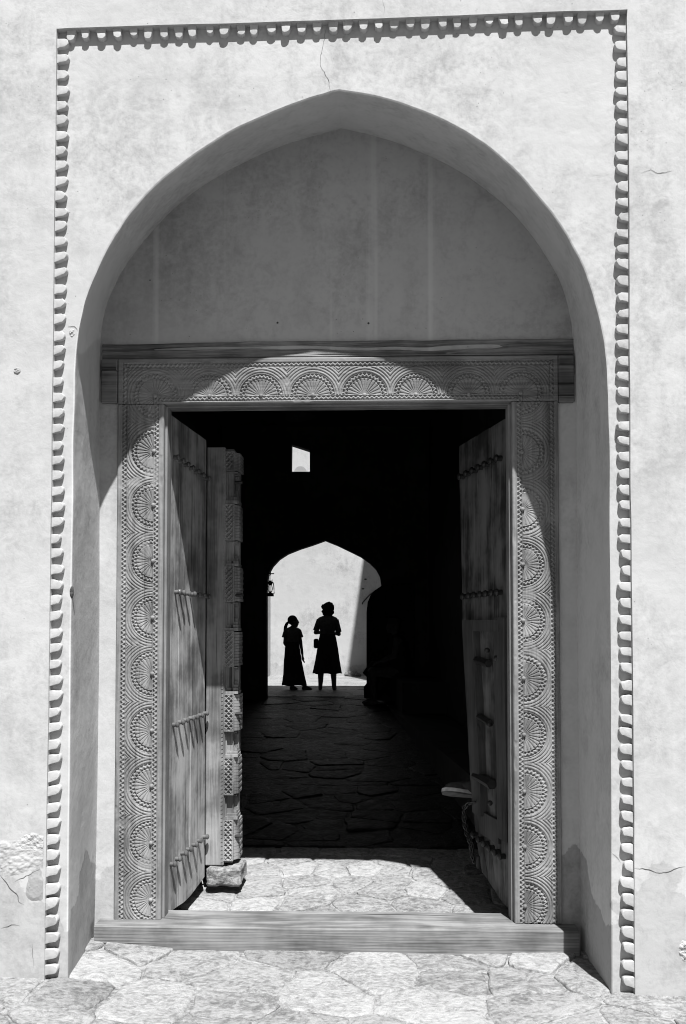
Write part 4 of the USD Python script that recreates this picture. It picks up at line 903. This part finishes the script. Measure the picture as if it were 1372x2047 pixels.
# the person behind the leaf: seated on the bench, legs stretched, only a shoe shows past the leaf
ft = pY(908, 1583, 1.72)
sit = (ft[0] + .83, 2.35, 0.0)
per, J, B = seated('person', sit, 'person sitting behind the right door leaf with one shoe showing', {
    'pl': ((.02, 0, .62), .14), 'wa': ((.06, .02, .78), .13), 'chs': ((.10, .03, .98), .135), 'shl': ((.06, -.16, 1.10), .06), 'shr': ((.12, .19, 1.10), .06), 'nk0': ((.09, .02, 1.16), .055), 'nk1': ((.08, .02, 1.22), .05),
    'ell': ((-.05, -.24, .88), .045), 'elr': ((.0, .24, .86), .045), 'wrl': ((-.20, -.12, .76), .03), 'wrr': ((-.22, .14, .74), .03), 'hpl': ((.0, -.10, .60), .10), 'hpr': ((.0, .10, .60), .10),
    'knl': ((-.36, -.30, .70), .062), 'knr': ((-.42, .06, .62), .062), 'anl': ((ft[0] + .18 - sit[0], 1.74 - sit[1], ft[2] + .05), .040), 'anr': ((-.42, -.02, .10), .04),
    'hel': ((ft[0] + .16 - sit[0], 1.73 - sit[1], ft[2] + .0), .034), 'tol': ((ft[0] + .0 - sit[0], 1.72 - sit[1], ft[2] + .02), .030), 'her': ((-.40, .0, .04), .035), 'tor': ((-.58, -.04, .025), .028)})
hand(J, B, (-.20, -.12, .76), (-1, -.1, -.3), (0, 1, 0), 'a'); hand(J, B, (-.22, .14, .74), (-1, -.1, -.3), (0, -1, 0), 'b'); head(J, B, (.04, .02, 1.33), (-1, -.2, 0))
obj('body', hull_bones(J, B, .022), M['skin'], per, smooth=True)
obj('trousers', cat([tube([J['hpl'][0], J['knl'][0], J['knl'][0] * .45 + J['anl'][0] * .55], [.115, .080, .062], 12), tube([J['hpr'][0], J['knr'][0], J['knr'][0] * .2 + J['anr'][0] * .8], [.115, .080, .065], 12)]), M['cloth_dark'], per, smooth=True)
obj('jacket', shirt([(.02, 0, .56, .20, .20), (.05, 0, .75, .16, .19), (.09, .02, .95, .155, .205), (.09, .02, 1.08, .12, .20), (.09, .02, 1.17, .07, .08)]), M['cloth_dark'], per, smooth=True)
def shoe_on(t, heel, toe, up, L=.285):
    heel, toe, up = map(lambda q: np.array(q, float), (heel, toe, up)); d = toe - heel; d /= np.linalg.norm(d); up = up - d * up.dot(d); up /= np.linalg.norm(up); sd = np.cross(d, up)
    out = np.array([(.0, .030), (.03, .036), (.08, .034), (.14, .040), (.19, .048), (.235, .046), (.27, .032), (.285, 0)]); out = np.vstack([out, out[::-1][1:] * [1, -1]]); out = np.vstack([[(-.012, 0)], out]) 
    def layer(h, s, k=1.0): return np.array([heel + d * (x * s) + sd * (w * s * k) + up * (h + .05 * max(0, (x - .21)) ** 1 * .6) for x, w in out])
    def loft(ls):
        P = np.array(ls); P = np.concatenate([P, P[:, :1]], 1); m = grid(P); cs = []
        for e in (0, -1): v = P[e, :-1]; cs.append((np.vstack([v, v.mean(0)]), np.array([[i, (i + 1) % len(v), len(v)] for i in range(len(v))])))
        return cat([m] + cs)
    obj('outsole', loft([layer(-.004, .99), layer(.006, 1.0)]), M['solebot'], t, smooth=30)
    obj('shoe_band', loft([layer(.0065, 1.0), layer(.030, .985)]), M['sole'], t, smooth=30)
    obj('shoe_upper', loft([layer(.0305, .96), layer(.055, .90, .9), layer(.075, .78, .75), layer(.090, .5, .6)]), M['shoe'], t, smooth=True)
heel = pY(962, 1594, 1.74); toe = pY(872, 1584, 1.66)
shoe_on(per, heel - np.array(sit), toe - np.array(sit), np.array([.05, .45, .89]))
